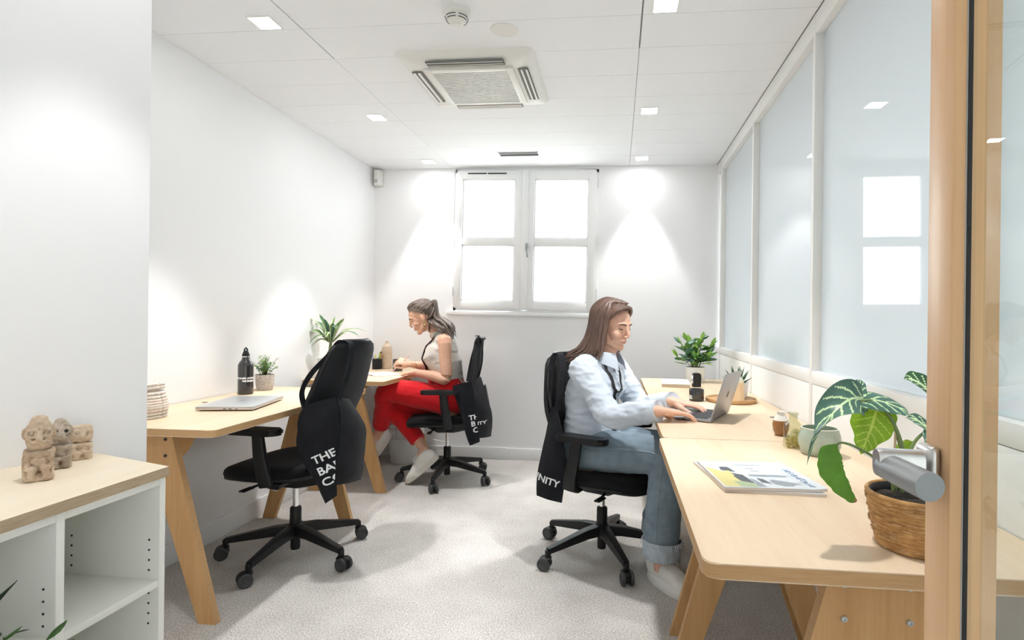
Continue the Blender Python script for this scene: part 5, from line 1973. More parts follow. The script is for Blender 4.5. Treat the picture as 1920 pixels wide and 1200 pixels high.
# small bushy plant in a speckled pot
MT['concrete'] = plain('speckled_concrete', (0.50, 0.46, 0.43), 0.85, var=0.35, nscale=120, bmp=0.5)
t = thing('bushy_plant', 'small bushy light green plant in a speckled stone pot beside the black bottle', 'potted plant', (-1.975, 2.985, 0.745))
pot(t, [(0.034, 0), (0.040, 0.002), (0.046, 0.03), (0.049, 0.085), (0.0485, 0.088), (0.044, 0.088), (0.043, 0.078)], MT['concrete'], 0.080, 0.043)
protos = [leafmesh('bush_leaf', 0.017, 0.0075, 0.5, [G[c]], 4, 2) for c in ('mid', 'light', 'light', 'grey')]
bm = NB()
for k in range(46):
    a = rng.uniform(0, 2 * PI); r = rng.uniform(0, 0.03)
    b = V((math.cos(a) * r * 0.6, math.sin(a) * r * 0.6, 0.078))
    tip = V((math.cos(a) * (r * 2.4 + 0.006), math.sin(a) * (r * 2.4 + 0.006), 0.125 + rng.uniform(0.0, 0.075) - r * 0.4))
    pts = [b, b.lerp(tip, 0.5) + V((0, 0, 0.012)), tip]
    loft(bm, pts, [0.0010] * 3, 4, dome=False)
    for q in range(6):
        u = 0.35 + 0.65 * q / 5
        p = b.lerp(tip, u) + V((0, 0, 0.010 * (1 - abs(2 * u - 1))))
        d = V((rng.uniform(-1, 1), rng.uniform(-1, 1), rng.uniform(-0.2, 0.9)))
        put_leaf(protos[rng.randrange(4)], t, p, d, rng.uniform(-1, 1), rng.uniform(0.7, 1.15))
finish('twigs', bm, G['stem'], t, angle=180)

# glossy leafy plant in a white pot by the back wall
t = thing('leafy_plant', 'bushy plant with glossy oval leaves in a white pot by the back wall', 'potted plant', (0.545, 3.93, 0.745))
pot(t, [(0.052, 0), (0.058, 0.002), (0.064, 0.05), (0.066, 0.100), (0.065, 0.104), (0.059, 0.104), (0.058, 0.09)], MT['white'], 0.092, 0.058)
protos = [leafmesh('oval_leaf', 0.108, 0.052, b, [G[c]], 8, 4, shape=0.85) for c, b in (('mid', 0.5), ('light', 0.3), ('dark', 0.7), ('light', 0.9), ('grey', 0.5))]
bm = NB()
for k in range(16):
    a = 2 * PI * k / 16 + rng.uniform(-0.2, 0.2)
    b = V((0.018 * math.cos(a), 0.018 * math.sin(a), 0.09))
    h = rng.uniform(0.07, 0.20)
    r = rng.uniform(0.03, 0.125)
    tip = V((r * math.cos(a), r * math.sin(a), 0.09 + h))
    loft(bm, smooth_path([b, b.lerp(tip, 0.5) + V((0, 0, 0.015)), tip], 3), [0.0026] * 7, 6)
    for q in range(6):
        u = 0.40 + 0.60 * q / 5
        p = b.lerp(tip, u)
        aa = a + q * 2.4
        el = 0.15 + 0.85 * u - 0.25 * rng.random()
        put_leaf(protos[rng.randrange(5)], t, p, (math.cos(aa) * math.cos(el), math.sin(aa) * math.cos(el), math.sin(el)), rng.uniform(-0.5, 0.5), rng.uniform(0.62, 1.0) * (1.0 if q < 5 else 0.8))
    put_leaf(protos[1], t, tip, (math.cos(a) * 0.4, math.sin(a) * 0.4, 1), rng.uniform(-1, 1), 0.62)
finish('stems', bm, G['stem'], t, angle=180)

# aloe on the wooden tray
t = thing('aloe_plant', 'small spiky aloe in a white pot behind the wooden vase on the tray', 'potted plant', (0.640, 3.050, 0.765))
pot(t, [(0.046, 0), (0.050, 0.002), (0.058, 0.06), (0.062, 0.075), (0.061, 0.078), (0.056, 0.078), (0.055, 0.068)], MT['white'], 0.070, 0.055)
for ringn, (cnt, el, ln) in enumerate(((9, 0.35, 0.075), (8, 0.85, 0.085), (5, 1.25, 0.09))):
    for k in range(cnt):
        a = 2 * PI * (k + 0.37 * ringn) / cnt
        d = V((math.cos(a) * math.cos(el), math.sin(a) * math.cos(el), math.sin(el)))
        b = V((math.cos(a) * 0.008, math.sin(a) * 0.008, 0.068))
        bm = NB()
        loft(bm, [b, b + d * ln * 0.35, b + d * ln * 0.7 + V((0, 0, 0.004)), b + d * ln + V((0, 0, 0.010))], [(0.0085, 0.0045), (0.0085, 0.0045), (0.005, 0.003), (0.0004, 0.0004)], 8, dome=False)
        finish('leaf', bm, G['aloe'], t, angle=180)

# dark plant at the bottom left in front of the shelf
t = thing('floor_plant', 'dark green glossy plant at the bottom left in front of the white shelf', 'potted plant', (-1.000, 0.800, -0.045))
pot(t, [(0.11, 0.045), (0.12, 0.049), (0.15, 0.30), (0.15, 0.31), (0.14, 0.31), (0.138, 0.28)], MT['concrete'], 0.285, 0.138)
protos = [leafmesh('dark_leaf', 0.036, 0.020, b, [G[c]], 8, 4) for c, b in (('deep', 0.4), ('deep', 0.8), ('deepmid', 0.3), ('deep', 0.2))]
bm = NB()
for k in range(32):
    a = rng.uniform(0, 2 * PI)
    r = rng.uniform(0.0, 0.085)
    b = V((math.cos(a) * r * 0.4, math.sin(a) * r * 0.4, 0.28))
    tip = V((math.cos(a) * r, math.sin(a) * r, rng.uniform(0.60, 0.715) - r * 0.7))
    loft(bm, [b, b.lerp(tip, 0.5), tip], [0.0011] * 3, 5, dome=False)
    for q in range(9):
        p = b.lerp(tip, 0.60 + 0.40 * q / 8)
        aa = a + q * 2.4
        el = rng.uniform(-0.1, 0.9)
        put_leaf(protos[rng.randrange(4)], t, p, (math.cos(aa) * math.cos(el), math.sin(aa) * math.cos(el), math.sin(el)), rng.uniform(-0.6, 0.6), rng.uniform(0.7, 1.2))
bm2 = NB()
blade(bm2, [(-0.03, -0.02, 0.66), (-0.01, 0.01, 0.72), (0.022, 0.03, 0.765)], [0.002, 0.005, 0.0005], (0.3, 0, 1), 10, 4, 0.2)
finish('leaf', bm2, G['deep'], t, angle=180)
finish('stems', bm, G['deep'], t, angle=180)

# big veined plant in the wicker pot, nearest the door
MT['jute'] = None
m, nt, p = new_mat('woven_seagrass')
nn = noise_node(nt, coords(nt, (30, 30, 260)), 1.0, 5, 0.7)
n2 = noise_node(nt, coords(nt), 55, 3)
mx = nt.nodes.new('ShaderNodeMath'); mx.operation = 'MULTIPLY_ADD'; mx.inputs[1].default_value = 0.4
link(nt, n2.outputs[0], mx.inputs[0]); link(nt, nn.outputs[0], mx.inputs[2])
link(nt, ramp(nt, mx.outputs[0], [(0.42, (0.19, 0.082, 0.025)), (0.70, (0.48, 0.25, 0.085)), (0.95, (0.72, 0.45, 0.19))]), p.inputs['Base Color'])
p.inputs['Roughness'].default_value = 0.75
link(nt, bump(nt, nn.outputs[0], 0.9, 0.003), p.inputs['Normal'])
MT['jute'] = m
HP = V((0.562, 1.107, 0.745))
t = thing('veined_plant', 'large plant with white-veined leaves in a woven seagrass pot near the door', 'potted plant', HP)
bm = NB()
prof = []
NC = 13
for i in range(NC * 4 + 1):
    u = i / (NC * 4)
    r = 0.070 + 0.016 * u - 0.004 * (1 - u) ** 3
    prof.append((r + 0.0014 * abs(math.sin(u * NC * PI)), 0.001 + 0.100 * u))
prof += [(0.0835, 0.1035), (0.080, 0.1025), (0.079, 0.085)]
lathe(bm, prof, 72, cap1=False)
rr = random.Random(3)
for v in bm.verts:
    if v.co.z > 0.003:
        k = 1 + 0.006 * noise.noise(V((v.co.x * 60, v.co.y * 60, v.co.z * 300)))
        v.co.x *= k; v.co.y *= k
wp = finish('wicker_pot', bm, MT['jute'], t, angle=180)
bm = NB()
for k in range(130):                                  # loose strands lying on the coils
    a = rr.uniform(0, 2 * PI); zz = rr.uniform(0.006, 0.097); da = rr.uniform(0.10, 0.28)
    r0 = 0.0705 + 0.016 * zz / 0.1 + 0.001
    dz = rr.uniform(-0.004, 0.004)
    loft(bm, [(r0 * math.cos(a + da * q / 4), r0 * math.sin(a + da * q / 4), zz + dz * q / 4) for q in range(5)], [0.0008, 0.0013, 0.0014, 0.0013, 0.0006], 5, dome=False)
tag(finish('straw_strands', bm, plain('straw', (0.55, 0.34, 0.16), 0.7, var=0.3, nscale=60), wp, angle=180), kind='stuff')
bm = NB()
lathe(bm, [(0.079, 0.082), (0.06, 0.090), (0.02, 0.094)], 28)
for v in bm.verts:
    v.co.z += 0.006 * noise.noise(v.co * 90)
finish('soil', bm, MT['soil'], t, angle=180)
bm = NB(); lathe(bm, [(0.0775, 0.07), (0.0795, 0.099), (0.078, 0.1005), (0.0765, 0.099), (0.0755, 0.08)], 32, cap0=False, cap1=False); finish('inner_pot', bm, MT['black'], t, angle=60)


def W(x, y, z):
    return V((x, y, z)) - HP


def veined(mats_i=(0, 1), nside=8, wmid=0.075, wside=0.22):
    def fn(u, v):
        if abs(v) < wmid * (1.2 - 0.6 * u):
            return mats_i[1]
        q = (u * nside - abs(v) * 1.5 + 2) % 1.0
        if q < wside * (1.0 - 0.35 * abs(v)) and abs(v) < 0.90:
            return mats_i[1]
        return mats_i[0]
    return fn


# main leaf, arrow shaped with two back lobes
bm = NB()
at = W(0.460, 1.105, 1.015)
sd = (0.52, 0.55, 0.62)
blade(bm, [at + V((0.006, 0.006, 0.003)), at + V((-0.025, -0.012, 0.004)), at + V((-0.062, -0.030, -0.020)), at + V((-0.096, -0.048, -0.062)), at + V((-0.117, -0.058, -0.112))],
      [0.024, 0.037, 0.034, 0.021, 0.0006], sd, 72, 34, 0.20, veined((0, 1), 8, 0.08, 0.26))
blade(bm, [at + V((-0.01, 0.004, 0.0)), at + V((0.000, 0.016, 0.018)), at + V((0.008, 0.026, 0.030)), at + V((0.010, 0.030, 0.037))], [0.020, 0.019, 0.012, 0.0006], (0.8, 0.2, -0.35), 36, 20, 0.2, veined((0, 1), 4, 0.12, 0.25))
blade(bm, [at + V((-0.006, 0.0, -0.002)), at + V((0.022, 0.004, 0.002)), at + V((0.052, 0.004, -0.005)), at + V((0.078, 0.0, -0.017)), at + V((0.086, -0.002, -0.026))], [0.016, 0.024, 0.022, 0.013, 0.0006], (0.15, 0.75, 0.60), 48, 24, 0.15, veined((0, 1), 5, 0.10, 0.25))
finish('leaf', bm, [G['grey'], G['vein']], t, angle=180)
# lime leaf hanging beneath
bm = NB()
a2 = W(0.503, 1.125, 1.014)
blade(bm, [a2, a2 + V((-0.010, -0.006, -0.020)), a2 + V((-0.022, -0.014, -0.050)), a2 + V((-0.034, -0.018, -0.078)), a2 + V((-0.043, -0.020, -0.100))], [0.022, 0.038, 0.037, 0.020, 0.0006], (0.88, -0.10, 0.22), 64, 30, 0.15, veined((0, 1), 9, 0.05, 0.16))
finish('leaf', bm, [G['lime'], G['limevein']], t, angle=180)
# drooping leaf at lower left with a dry tip
bm = NB()
a3 = W(0.415, 1.1, 0.932)
blade(bm, [a3, a3 + V((-0.008, -0.004, -0.018)), a3 + V((-0.008, -0.008, -0.044)), a3 + V((0.006, -0.010, -0.072)), a3 + V((0.022, -0.012, -0.094)), a3 + V((0.032, -0.012, -0.101))], [0.004, 0.024, 0.026, 0.019, 0.010, 0.003], (0.86, 0.25, 0.36), 60, 14, 0.35, lambda u, v: 2 if u > 0.90 else (1 if abs(v) < 0.06 else 0), wav=0.05)
finish('leaf', bm, [G['fresh'], G['light'], G['brown']], t, angle=180)
# leaves towards the door
bm = NB()
a4 = W(0.567, 1.09, 0.960)
blade(bm, [a4 + V((0.0, 0, 0.012)), a4 + V((0.012, -0.01, 0.004)), a4 + V((0.026, -0.02, -0.016)), a4 + V((0.034, -0.022, -0.040))], [0.016, 0.026, 0.020, 0.0006], (0.55, 0.3, 0.6), 40, 22, 0.2, veined((0, 1), 5, 0.14, 0.32))
blade(bm, [a4 + V((0.004, 0, 0.010)), a4 + V((-0.014, 0.008, 0.024)), a4 + V((-0.030, 0.010, 0.026))], [0.010, 0.012, 0.0006], (0.2, 0.6, 0.7), 20, 12, 0.2, veined((0, 1), 3, 0.14, 0.3))
finish('leaf', bm, [G['grey'], G['vein']], t, angle=180)
bm = NB()
a5 = W(0.540, 1.16, 0.899)
blade(bm, [a5, a5 + V((0.010, 0.004, 0.012)), a5 + V((0.028, 0.008, 0.022)), a5 + V((0.044, 0.010, 0.030))], [0.004, 0.020, 0.018, 0.0006], (0.3, 0.4, -0.85), 24, 14, 0.3, veined((0, 1), 5, 0.05, 0.12))
finish('leaf', bm, [G['lime'], G['limevein']], t, angle=180)
bm = NB()
a6 = W(0.522, 1.115, 0.883)
blade(bm, [a6, a6 + V((-0.012, 0, 0.012)), a6 + V((-0.018, 0, 0.028)), a6 + V((-0.018, 0, 0.040))], [0.002, 0.009, 0.008, 0.0005], (0.7, 0.3, 0.5), 16, 8, 0.3)
finish('leaf', bm, [G['light']], t, angle=180)
bm = NB()
a7 = W(0.618, 1.17, 1.019)
blade(bm, [a7, a7 + V((-0.015, 0, 0.02)), a7 + V((-0.036, 0, 0.032)), a7 + V((-0.052, 0, 0.033))], [0.01, 0.024, 0.018, 0.0005], (0.4, 0.6, 0.5), 24, 14, 0.3, veined((0, 1), 5, 0.1, 0.2))
finish('leaf', bm, [G['dark'], G['vein']], t, angle=180)
soil = W(0.541, 1.1, 0.850)
for pts, r in (([soil + V((-0.01, 0, 0)), W(0.535, 1.1, 0.914), W(0.517, 1.11, 0.980), W(0.485, 1.11, 1.013), at], 0.0032),
               ([soil + V((0.0, 0.01, 0)), W(0.539, 1.115, 0.914), W(0.524, 1.12, 0.970), W(0.510, 1.125, 1.008), a2], 0.0030),
               ([soil + V((-0.025, 0, 0)), W(0.510, 1.1, 0.887), W(0.478, 1.1, 0.913), W(0.444, 1.1, 0.931), W(0.423, 1.1, 0.936), a3], 0.0026),
               ([soil + V((0.01, -0.01, 0)), W(0.532, 1.09, 0.895), W(0.545, 1.09, 0.938), W(0.559, 1.09, 0.957), a4], 0.0032),
               ([soil + V((0.03, 0.0, 0)), W(0.579, 1.1, 0.896), W(0.599, 1.11, 0.944), W(0.609, 1.15, 0.990), a7], 0.0042),
               ([soil + V((-0.005, 0.02, 0)), W(0.530, 1.14, 0.880), a5], 0.002),
               ([soil + V((-0.015, 0.01, 0)), W(0.524, 1.115, 0.866), a6], 0.002)):
    bm = NB()
    sp = smooth_path(pts, 6)
    loft(bm, sp, [r * (1.25 - 0.5 * i / (len(sp) - 1)) for i in range(len(sp))], 10)
    finish('stem', bm, G['stem'], t, angle=180)
bm = NB(); cyl(bm, soil + V((-0.02, 0.01, -0.005)), W(0.524, 1.11, 0.966), 0.0022, 8); finish('support_stake', bm, plain('bamboo_stake', (0.62, 0.48, 0.30), 0.7), t)

# ------------------------------------------------------------------ things on the shelf
def stone(name, c1, c2):
    m, nt, p = new_mat(name)
    n = noise_node(nt, coords(nt), 26, 6, 0.7)
    n2 = noise_node(nt, coords(nt), 160, 4, 0.7)
    geo = nt.nodes.new('ShaderNodeNewGeometry')                  # cavity shading put into the colour: carved grooves darkened
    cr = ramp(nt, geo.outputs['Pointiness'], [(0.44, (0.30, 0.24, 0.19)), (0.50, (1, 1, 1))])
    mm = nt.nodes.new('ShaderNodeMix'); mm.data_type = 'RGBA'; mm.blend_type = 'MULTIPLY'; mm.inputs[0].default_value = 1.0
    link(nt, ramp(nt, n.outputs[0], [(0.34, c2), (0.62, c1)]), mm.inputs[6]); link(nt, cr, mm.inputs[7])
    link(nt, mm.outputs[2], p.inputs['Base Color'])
    p.inputs['Roughness'].default_value = 0.9
    p.inputs['Specular IOR Level'].default_value = 0.15
    link(nt, bump(nt, n2.outputs[0], 0.7, 0.003), p.inputs['Normal'])
    return m


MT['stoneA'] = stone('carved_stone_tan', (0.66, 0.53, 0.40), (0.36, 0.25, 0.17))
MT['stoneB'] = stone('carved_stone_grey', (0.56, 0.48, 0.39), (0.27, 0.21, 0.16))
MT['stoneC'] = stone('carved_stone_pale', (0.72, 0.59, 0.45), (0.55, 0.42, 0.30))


def idol(label, loc, rz, H, Wd, Dp, mat, style):
    t = thing('stone_idol', label, 'figurine', loc, rz, 'carved stone head figures')
    bm = NB()
    hb = 0.50 * H
    # body block with rim at the shoulders and a foot band
    loft(bm, [(0, 0, 0.0), (0, 0, 0.10 * hb), (0, 0, 0.13 * hb), (0, 0, 0.82 * hb), (0, 0, 0.86 * hb), (0, 0, 0.98 * hb), (0, 0, hb)],
         [(Wd * .52, Dp * .52), (Wd * .52, Dp * .52), (Wd * .49, Dp * .49), (Wd * .48, Dp * .48), (Wd * .52, Dp * .52), (Wd * .52, Dp * .52), (Wd * .46, Dp * .46)], 28, up=(1, 0, 0), dome=False, power=4 if style != 1 else 3)
    for s in (-1, 1):                                    # folded arms and legs in relief
        loft(bm, [(Dp * .46, s * Wd * .40, hb * .78), (Dp * .50, s * Wd * .42, hb * .45), (Dp * .52, s * Wd * .12, hb * .42)], [0.006, 0.006, 0.005], 8)
        loft(bm, [(Dp * .49, s * Wd * .22, hb * .34), (Dp * .51, s * Wd * .26, hb * .12)], [0.008, 0.007], 8)
    for q in range(4):
        loft(bm, [(-Dp * .3 + q * Dp * .2, -Wd * .49, hb * .2), (-Dp * .3 + q * Dp * .2, -Wd * .50, hb * .76)], [0.003, 0.003], 6)
    me = remesh(bm, 0.0028, 3, 0.5)
    displace(me, lambda co, n: 0.0016 * noise.noise(co * 70) + 0.0010 * noise.noise(co * 190))
    me.materials.clear()
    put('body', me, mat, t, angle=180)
    bm = NB()
    hz = 0.76 * H
    loft(bm, [(0, 0, hb - 0.004), (0, 0, hb + 0.05 * H)], [(Wd * .34, Dp * .34), (Wd * .33, Dp * .33)], 18, up=(1, 0, 0), dome=False)
    if style == 2:
        loft(bm, [(0, 0, hb + 0.04 * H), (0, 0, hb + 0.07 * H), (0, 0, H * 0.97), (0, 0, H)], [(Wd * .44, Dp * .44), (Wd * .50, Dp * .50), (Wd * .50, Dp * .48), (Wd * .45, Dp * .42)], 26, up=(1, 0, 0), dome=False, power=5)
    else:
        sphere(bm, (0, 0, hz), (Dp * .50, Wd * .50, 0.25 * H), u=24, v=16)
        loft(bm, [(0, 0, hb + 0.06 * H), (0, 0, hz), (0, 0, H * 0.93)], [(Wd * .40, Dp * .42), (Wd * .49, Dp * .49), (Wd * .36, Dp * .36)], 24, up=(1, 0, 0), power=3)
    loft(bm, [(Dp * .46, 0, hz + 0.05 * H), (Dp * .56, 0, hz - 0.05 * H)], [0.005, 0.008 if style == 1 else 0.007], 8)
    loft(bm, [(Dp * .47, -Wd * .22, hz - 0.115 * H), (Dp * .51, 0, hz - 0.115 * H), (Dp * .47, Wd * .22, hz - 0.115 * H)], [0.004, 0.005, 0.004], 8)
    for s in (-1, 1):
        sphere(bm, (-0.004, s * Wd * .485, hz), (0.007, 0.004, 0.013))
        ring = [(Dp * .485, s * Wd * .24 + 0.0085 * math.cos(a * PI / 6), hz + 0.04 * H + 0.0075 * math.sin(a * PI / 6)) for a in range(13)]
        loft(bm, ring, [0.0026] * 13, 6, dome=False)
        loft(bm, [(Dp * .47, s * Wd * .08, hz + 0.09 * H), (Dp * .47, s * Wd * .36, hz + 0.09 * H)], [0.004, 0.003], 6)
    me = remesh(bm, 0.0028, 2, 0.5)
    displace(me, lambda co, n: 0.0016 * noise.noise(co * 70 + V((3, 3, 3))) + 0.0010 * noise.noise(co * 190))
    me.materials.clear()
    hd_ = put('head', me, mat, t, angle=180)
    for s in (-1, 1):
        bm = NB()
        sphere(bm, (Dp * .485, s * Wd * .24, hz + 0.04 * H), (0.003, 0.0045, 0.0045), u=10, v=8)
        finish('eye', bm, MT['dark'] if style == 1 else MT['stoneB'], hd_, angle=180)
    return t


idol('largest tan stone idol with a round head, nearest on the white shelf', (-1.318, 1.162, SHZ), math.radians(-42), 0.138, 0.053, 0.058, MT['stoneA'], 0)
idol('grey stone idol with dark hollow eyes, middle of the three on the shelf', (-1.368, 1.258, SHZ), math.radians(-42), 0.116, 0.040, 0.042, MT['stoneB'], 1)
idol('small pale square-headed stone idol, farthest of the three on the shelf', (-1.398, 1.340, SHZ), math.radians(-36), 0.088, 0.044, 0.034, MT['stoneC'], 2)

# ------------------------------------------------------------------ near left desk
DZ = 0.745
t = thing('rope_basket', 'white coiled rope basket on the left desk beside the wall corner', 'basket', (-1.905, 2.085, DZ))
MT['rope'] = plain('cotton_rope', (0.72, 0.66, 0.60), 0.9, var=0.12, nscale=90, bmp=0.7, bdist=0.002)
MT['ropepink'] = plain('pale_pink_rope', (0.72, 0.61, 0.54), 0.9, var=0.15, nscale=90, bmp=0.7, bdist=0.002)
bm = NB(); lathe(bm, [(0.001, 0.001), (0.074, 0.001), (0.076, 0.004), (0.072, 0.006)], 28); finish('bottom', bm, MT['rope'], t)
for k in range(11):
    r = 0.079 + 0.004 * math.sin(k * 0.5) - 0.0012 * max(0, k - 5)
    zz = 0.007 + k * 0.0116
    bm = NB()
    tilt = 0.004 * math.sin(k * 0.8) + (0.010 if k > 8 else 0)
    loft(bm, [(r * math.cos(a * PI / 18), r * math.sin(a * PI / 18), zz + tilt * math.cos(a * PI / 18)) for a in range(37)], [0.0066] * 37, 8, dome=False)
    finish('coil', bm, MT['ropepink'] if k in (2, 5, 6) else MT['rope'], t, angle=180)

t = thing('water_bottle', 'black metal water bottle with white lettering on the left desk', 'bottle', (-1.962, 2.800, DZ))
bm = NB()
lathe(bm, [(0.001, 0.001), (0.035, 0.0), (0.0375, 0.003), (0.0375, 0.150), (0.0365, 0.158), (0.031, 0.170), (0.022, 0.182), (0.0185, 0.190), (0.0175, 0.200)], 36, cap1=True)
bd_ = finish('body', bm, MT['blackgloss'], t, angle=35)
bm = NB(); lathe(bm, [(0.0185, 0.1975), (0.0190, 0.2005), (0.0185, 0.2025)], 28); finish('ring', bm, MT['chrome'], t)
bm = NB()
lathe(bm, [(0.0185, 0.2025), (0.0185, 0.210), (0.014, 0.222), (0.011, 0.228), (0.010, 0.232)], 24)
loft(bm, [(0.0, 0.014, 0.222), (0.0, 0.010, 0.240), (0.0, 0.0, 0.247), (0.0, -0.010, 0.240), (0.0, -0.014, 0.222)], [0.0045, 0.004, 0.004, 0.004, 0.0045], 8)
finish('cap', bm, MT['black'], t, angle=40)


def wrap_text(s, size, r, z, ang0, parent, bold=0.0006):
    me = text_mesh(s, size, 0.0, bold, align='CENTER')
    bm_ = bmesh.new(); bm_.from_mesh(me); bpy.data.meshes.remove(me)
    bmesh.ops.triangulate(bm_, faces=bm_.faces)
    bmesh.ops.subdivide_edges(bm_, edges=[e for e in bm_.edges if e.calc_length() > size * 0.35], cuts=1)
    for v in bm_.verts:
        a = ang0 + v.co.x / r
        v.co = V((r * math.cos(a), r * math.sin(a), z + v.co.y))
    return finish('lettering', bm_, MT['print'], parent, smooth=False)


wrap_text('THE BABEL COMMUNITY', 0.0115, 0.0378, 0.0840, math.radians(-36), t)
wrap_text('·', 0.012, 0.0378, 0.0775, math.radians(-40), t)
wrap_text('THE ENERGY', 0.0115, 0.0378, 0.0690, math.radians(-30), t)
t.rotation_euler.z = 0.0

t = thing('laptop', 'closed silver laptop lying on the left desk', 'laptop')
ux = (V((-1.549, 2.228, 0)) - V((-1.825, 2.297, 0)))
q0 = V((-1.825, 2.300, 0)); q1 = V((-1.560, 2.232, 0)); q2 = V((-1.635, 2.60, 0)); q3 = V((-1.905, 2.665, 0))
cen = (q0 + q1 + q2 + q3) / 4
ex = ((q2 - q1) + (q3 - q0)).normalized()          # long direction
ey = V((-ex.y, ex.x, 0))
t.matrix_world = basis(ex, ey, (0, 0, 1), (cen.x, cen.y, DZ))
LW, LD_ = 0.345, 0.240
MT['silver'] = plain('silver_alloy', (0.62, 0.64, 0.66), 0.36, metal=0.75)
MT['silverpink'] = plain('silver_edge', (0.64, 0.60, 0.58), 0.4, metal=0.6)
bm = NB(); box(bm, (0, 0, 0.0100), (LW, LD_, 0.010), None, 0.003); finish('base', bm, MT['silverpink'], t)
bm = NB(); box(bm, (0, 0, 0.0178), (LW, LD_, 0.0055), None, 0.002); lid = finish('lid', bm, MT['silver'], t)
for q in (-0.09, -0.06, -0.035):
    bm = NB(); box(bm, (-LW / 2 - 0.0001, q * 0.9 + 0.03, 0.0095), (0.002, 0.013 if q > -0.08 else 0.007, 0.0036), None, 0.0006); finish('port', bm, MT['dark'], t)
bm = NB()
loft(bm, [(0.01, -0.012, 0.0206), (0.015, 0.012, 0.0206)], [0.0012, 0.0012], 6); loft(bm, [(-0.008, -0.012, 0.0206), (-0.003, 0.012, 0.0206)], [0.0012, 0.0012], 6)
finish('emblem', bm, plain('logo_grey', (0.30, 0.31, 0.33), 0.4), lid, angle=180)
for sx in (-1, 1):
    for sy in (-1, 1):
        bm = NB(); lathe(bm, [(0.006, 0), (0.006, 0.005)], 10, c=(sx * 0.15, sy * 0.10, 0)); finish('foot', bm, MT['rubber'], t)

# ------------------------------------------------------------------ back left desk
t = thing('pencil_cup', 'black cup of coloured pens on the back left desk', 'pen holder', (-1.925, 4.36, DZ))
bm = NB(); lathe(bm, [(0.035, 0), (0.037, 0.002), (0.037, 0.084), (0.0345, 0.084), (0.0345, 0.006), (0.001, 0.006)], 24, cap1=False); finish('cup', bm, MT['black'], t)
cols = [('orange', (0.80, 0.22, 0.08)), ('yellow', (0.85, 0.68, 0.03)), ('lemon', (0.80, 0.75, 0.10)), ('green', (0.10, 0.45, 0.10)), ('lilac', (0.45, 0.40, 0.62)), ('black', (0.02, 0.02, 0.02)), ('lime green', (0.25, 0.55, 0.12))]
for k, (cn, c) in enumerate(cols):
    a = 2 * PI * k / 7 + 0.5
    b = V((0.014 * math.cos(a), 0.014 * math.sin(a), 0.010))
    tp = V((0.031 * math.cos(a), 0.031 * math.sin(a), 0.088))
    d = (tp - b).normalized()
    L = (0.112, 0.125, 0.105, 0.122, 0.108, 0.138, 0.118)[k]
    if cn == 'black':
        d = V((0.32, 0.0, 0.95)).normalized(); b = V((-0.008, 0, 0.012))
    o = thing('pen', cn + ' pen standing in the black cup on the back left desk', 'pen', V((-1.925, 4.36, DZ)) + b, 0, 'pens in the black cup')
    bm = NB(); cyl(bm, (0, 0, 0), d * L * 0.8, 0.0045, 10); finish('barrel', bm, plain('pen_' + cn.replace(' ', '_'), c, 0.4), o)
    bm = NB(); cyl(bm, d * L * 0.78, d * L, 0.0052, 10); finish('cap', bm, plain('pen_cap_' + cn.replace(' ', '_'), c, 0.35), o)
t = thing('ribbed_bottle', 'pale straw-coloured ribbed bottle vase in the back left corner', 'vase', (-1.868, 4.42, DZ))
MT['straw'] = plain('straw_woven', (0.60, 0.47, 0.35), 0.7, var=0.12, nscale=60, bmp=0.3)
bm = NB()
prof = [(0.036, 0.0), (0.040, 0.003)]
for i in range(45):
    u = i / 44
    prof.append((0.042 + 0.0012 * math.sin(u * 22 * 2 * PI) - 0.004 * max(0, u - 0.85) / 0.15, 0.006 + 0.17 * u))
prof += [(0.034, 0.186), (0.024, 0.196), (0.014, 0.201), (0.012, 0.206), (0.012, 0.224), (0.0135, 0.226), (0.009, 0.226)]
lathe(bm, prof, 28)
finish('body', bm, MT['straw'], t, angle=60)
t = thing('mug', 'black mug on the back left desk behind the writing hand', 'mug', (-1.700, 4.235, DZ))


def mug_parts(t, ang, k=1.0):
    bm = NB(); lathe(bm, [(0.036, 0), (0.038, 0.002), (0.039, 0.090 * k), (0.0375, 0.0925 * k), (0.0355, 0.090 * k), (0.0345, 0.008), (0.001, 0.006)], 28, cap1=False); finish('cup', bm, MT['blackgloss'], t, angle=50)
    bm = NB()
    R = Matrix.Rotation(ang, 3, 'Z')
    loft(bm, smooth_path([R @ V(p) for p in ((0.036, 0, 0.076 * k), (0.055, 0, 0.076 * k), (0.064, 0, 0.05 * k), (0.055, 0, 0.022 * k), (0.036, 0, 0.020 * k))], 4), [(0.0055, 0.004)] * 17, 8)
    finish('handle', bm, MT['blackgloss'], t, angle=180)


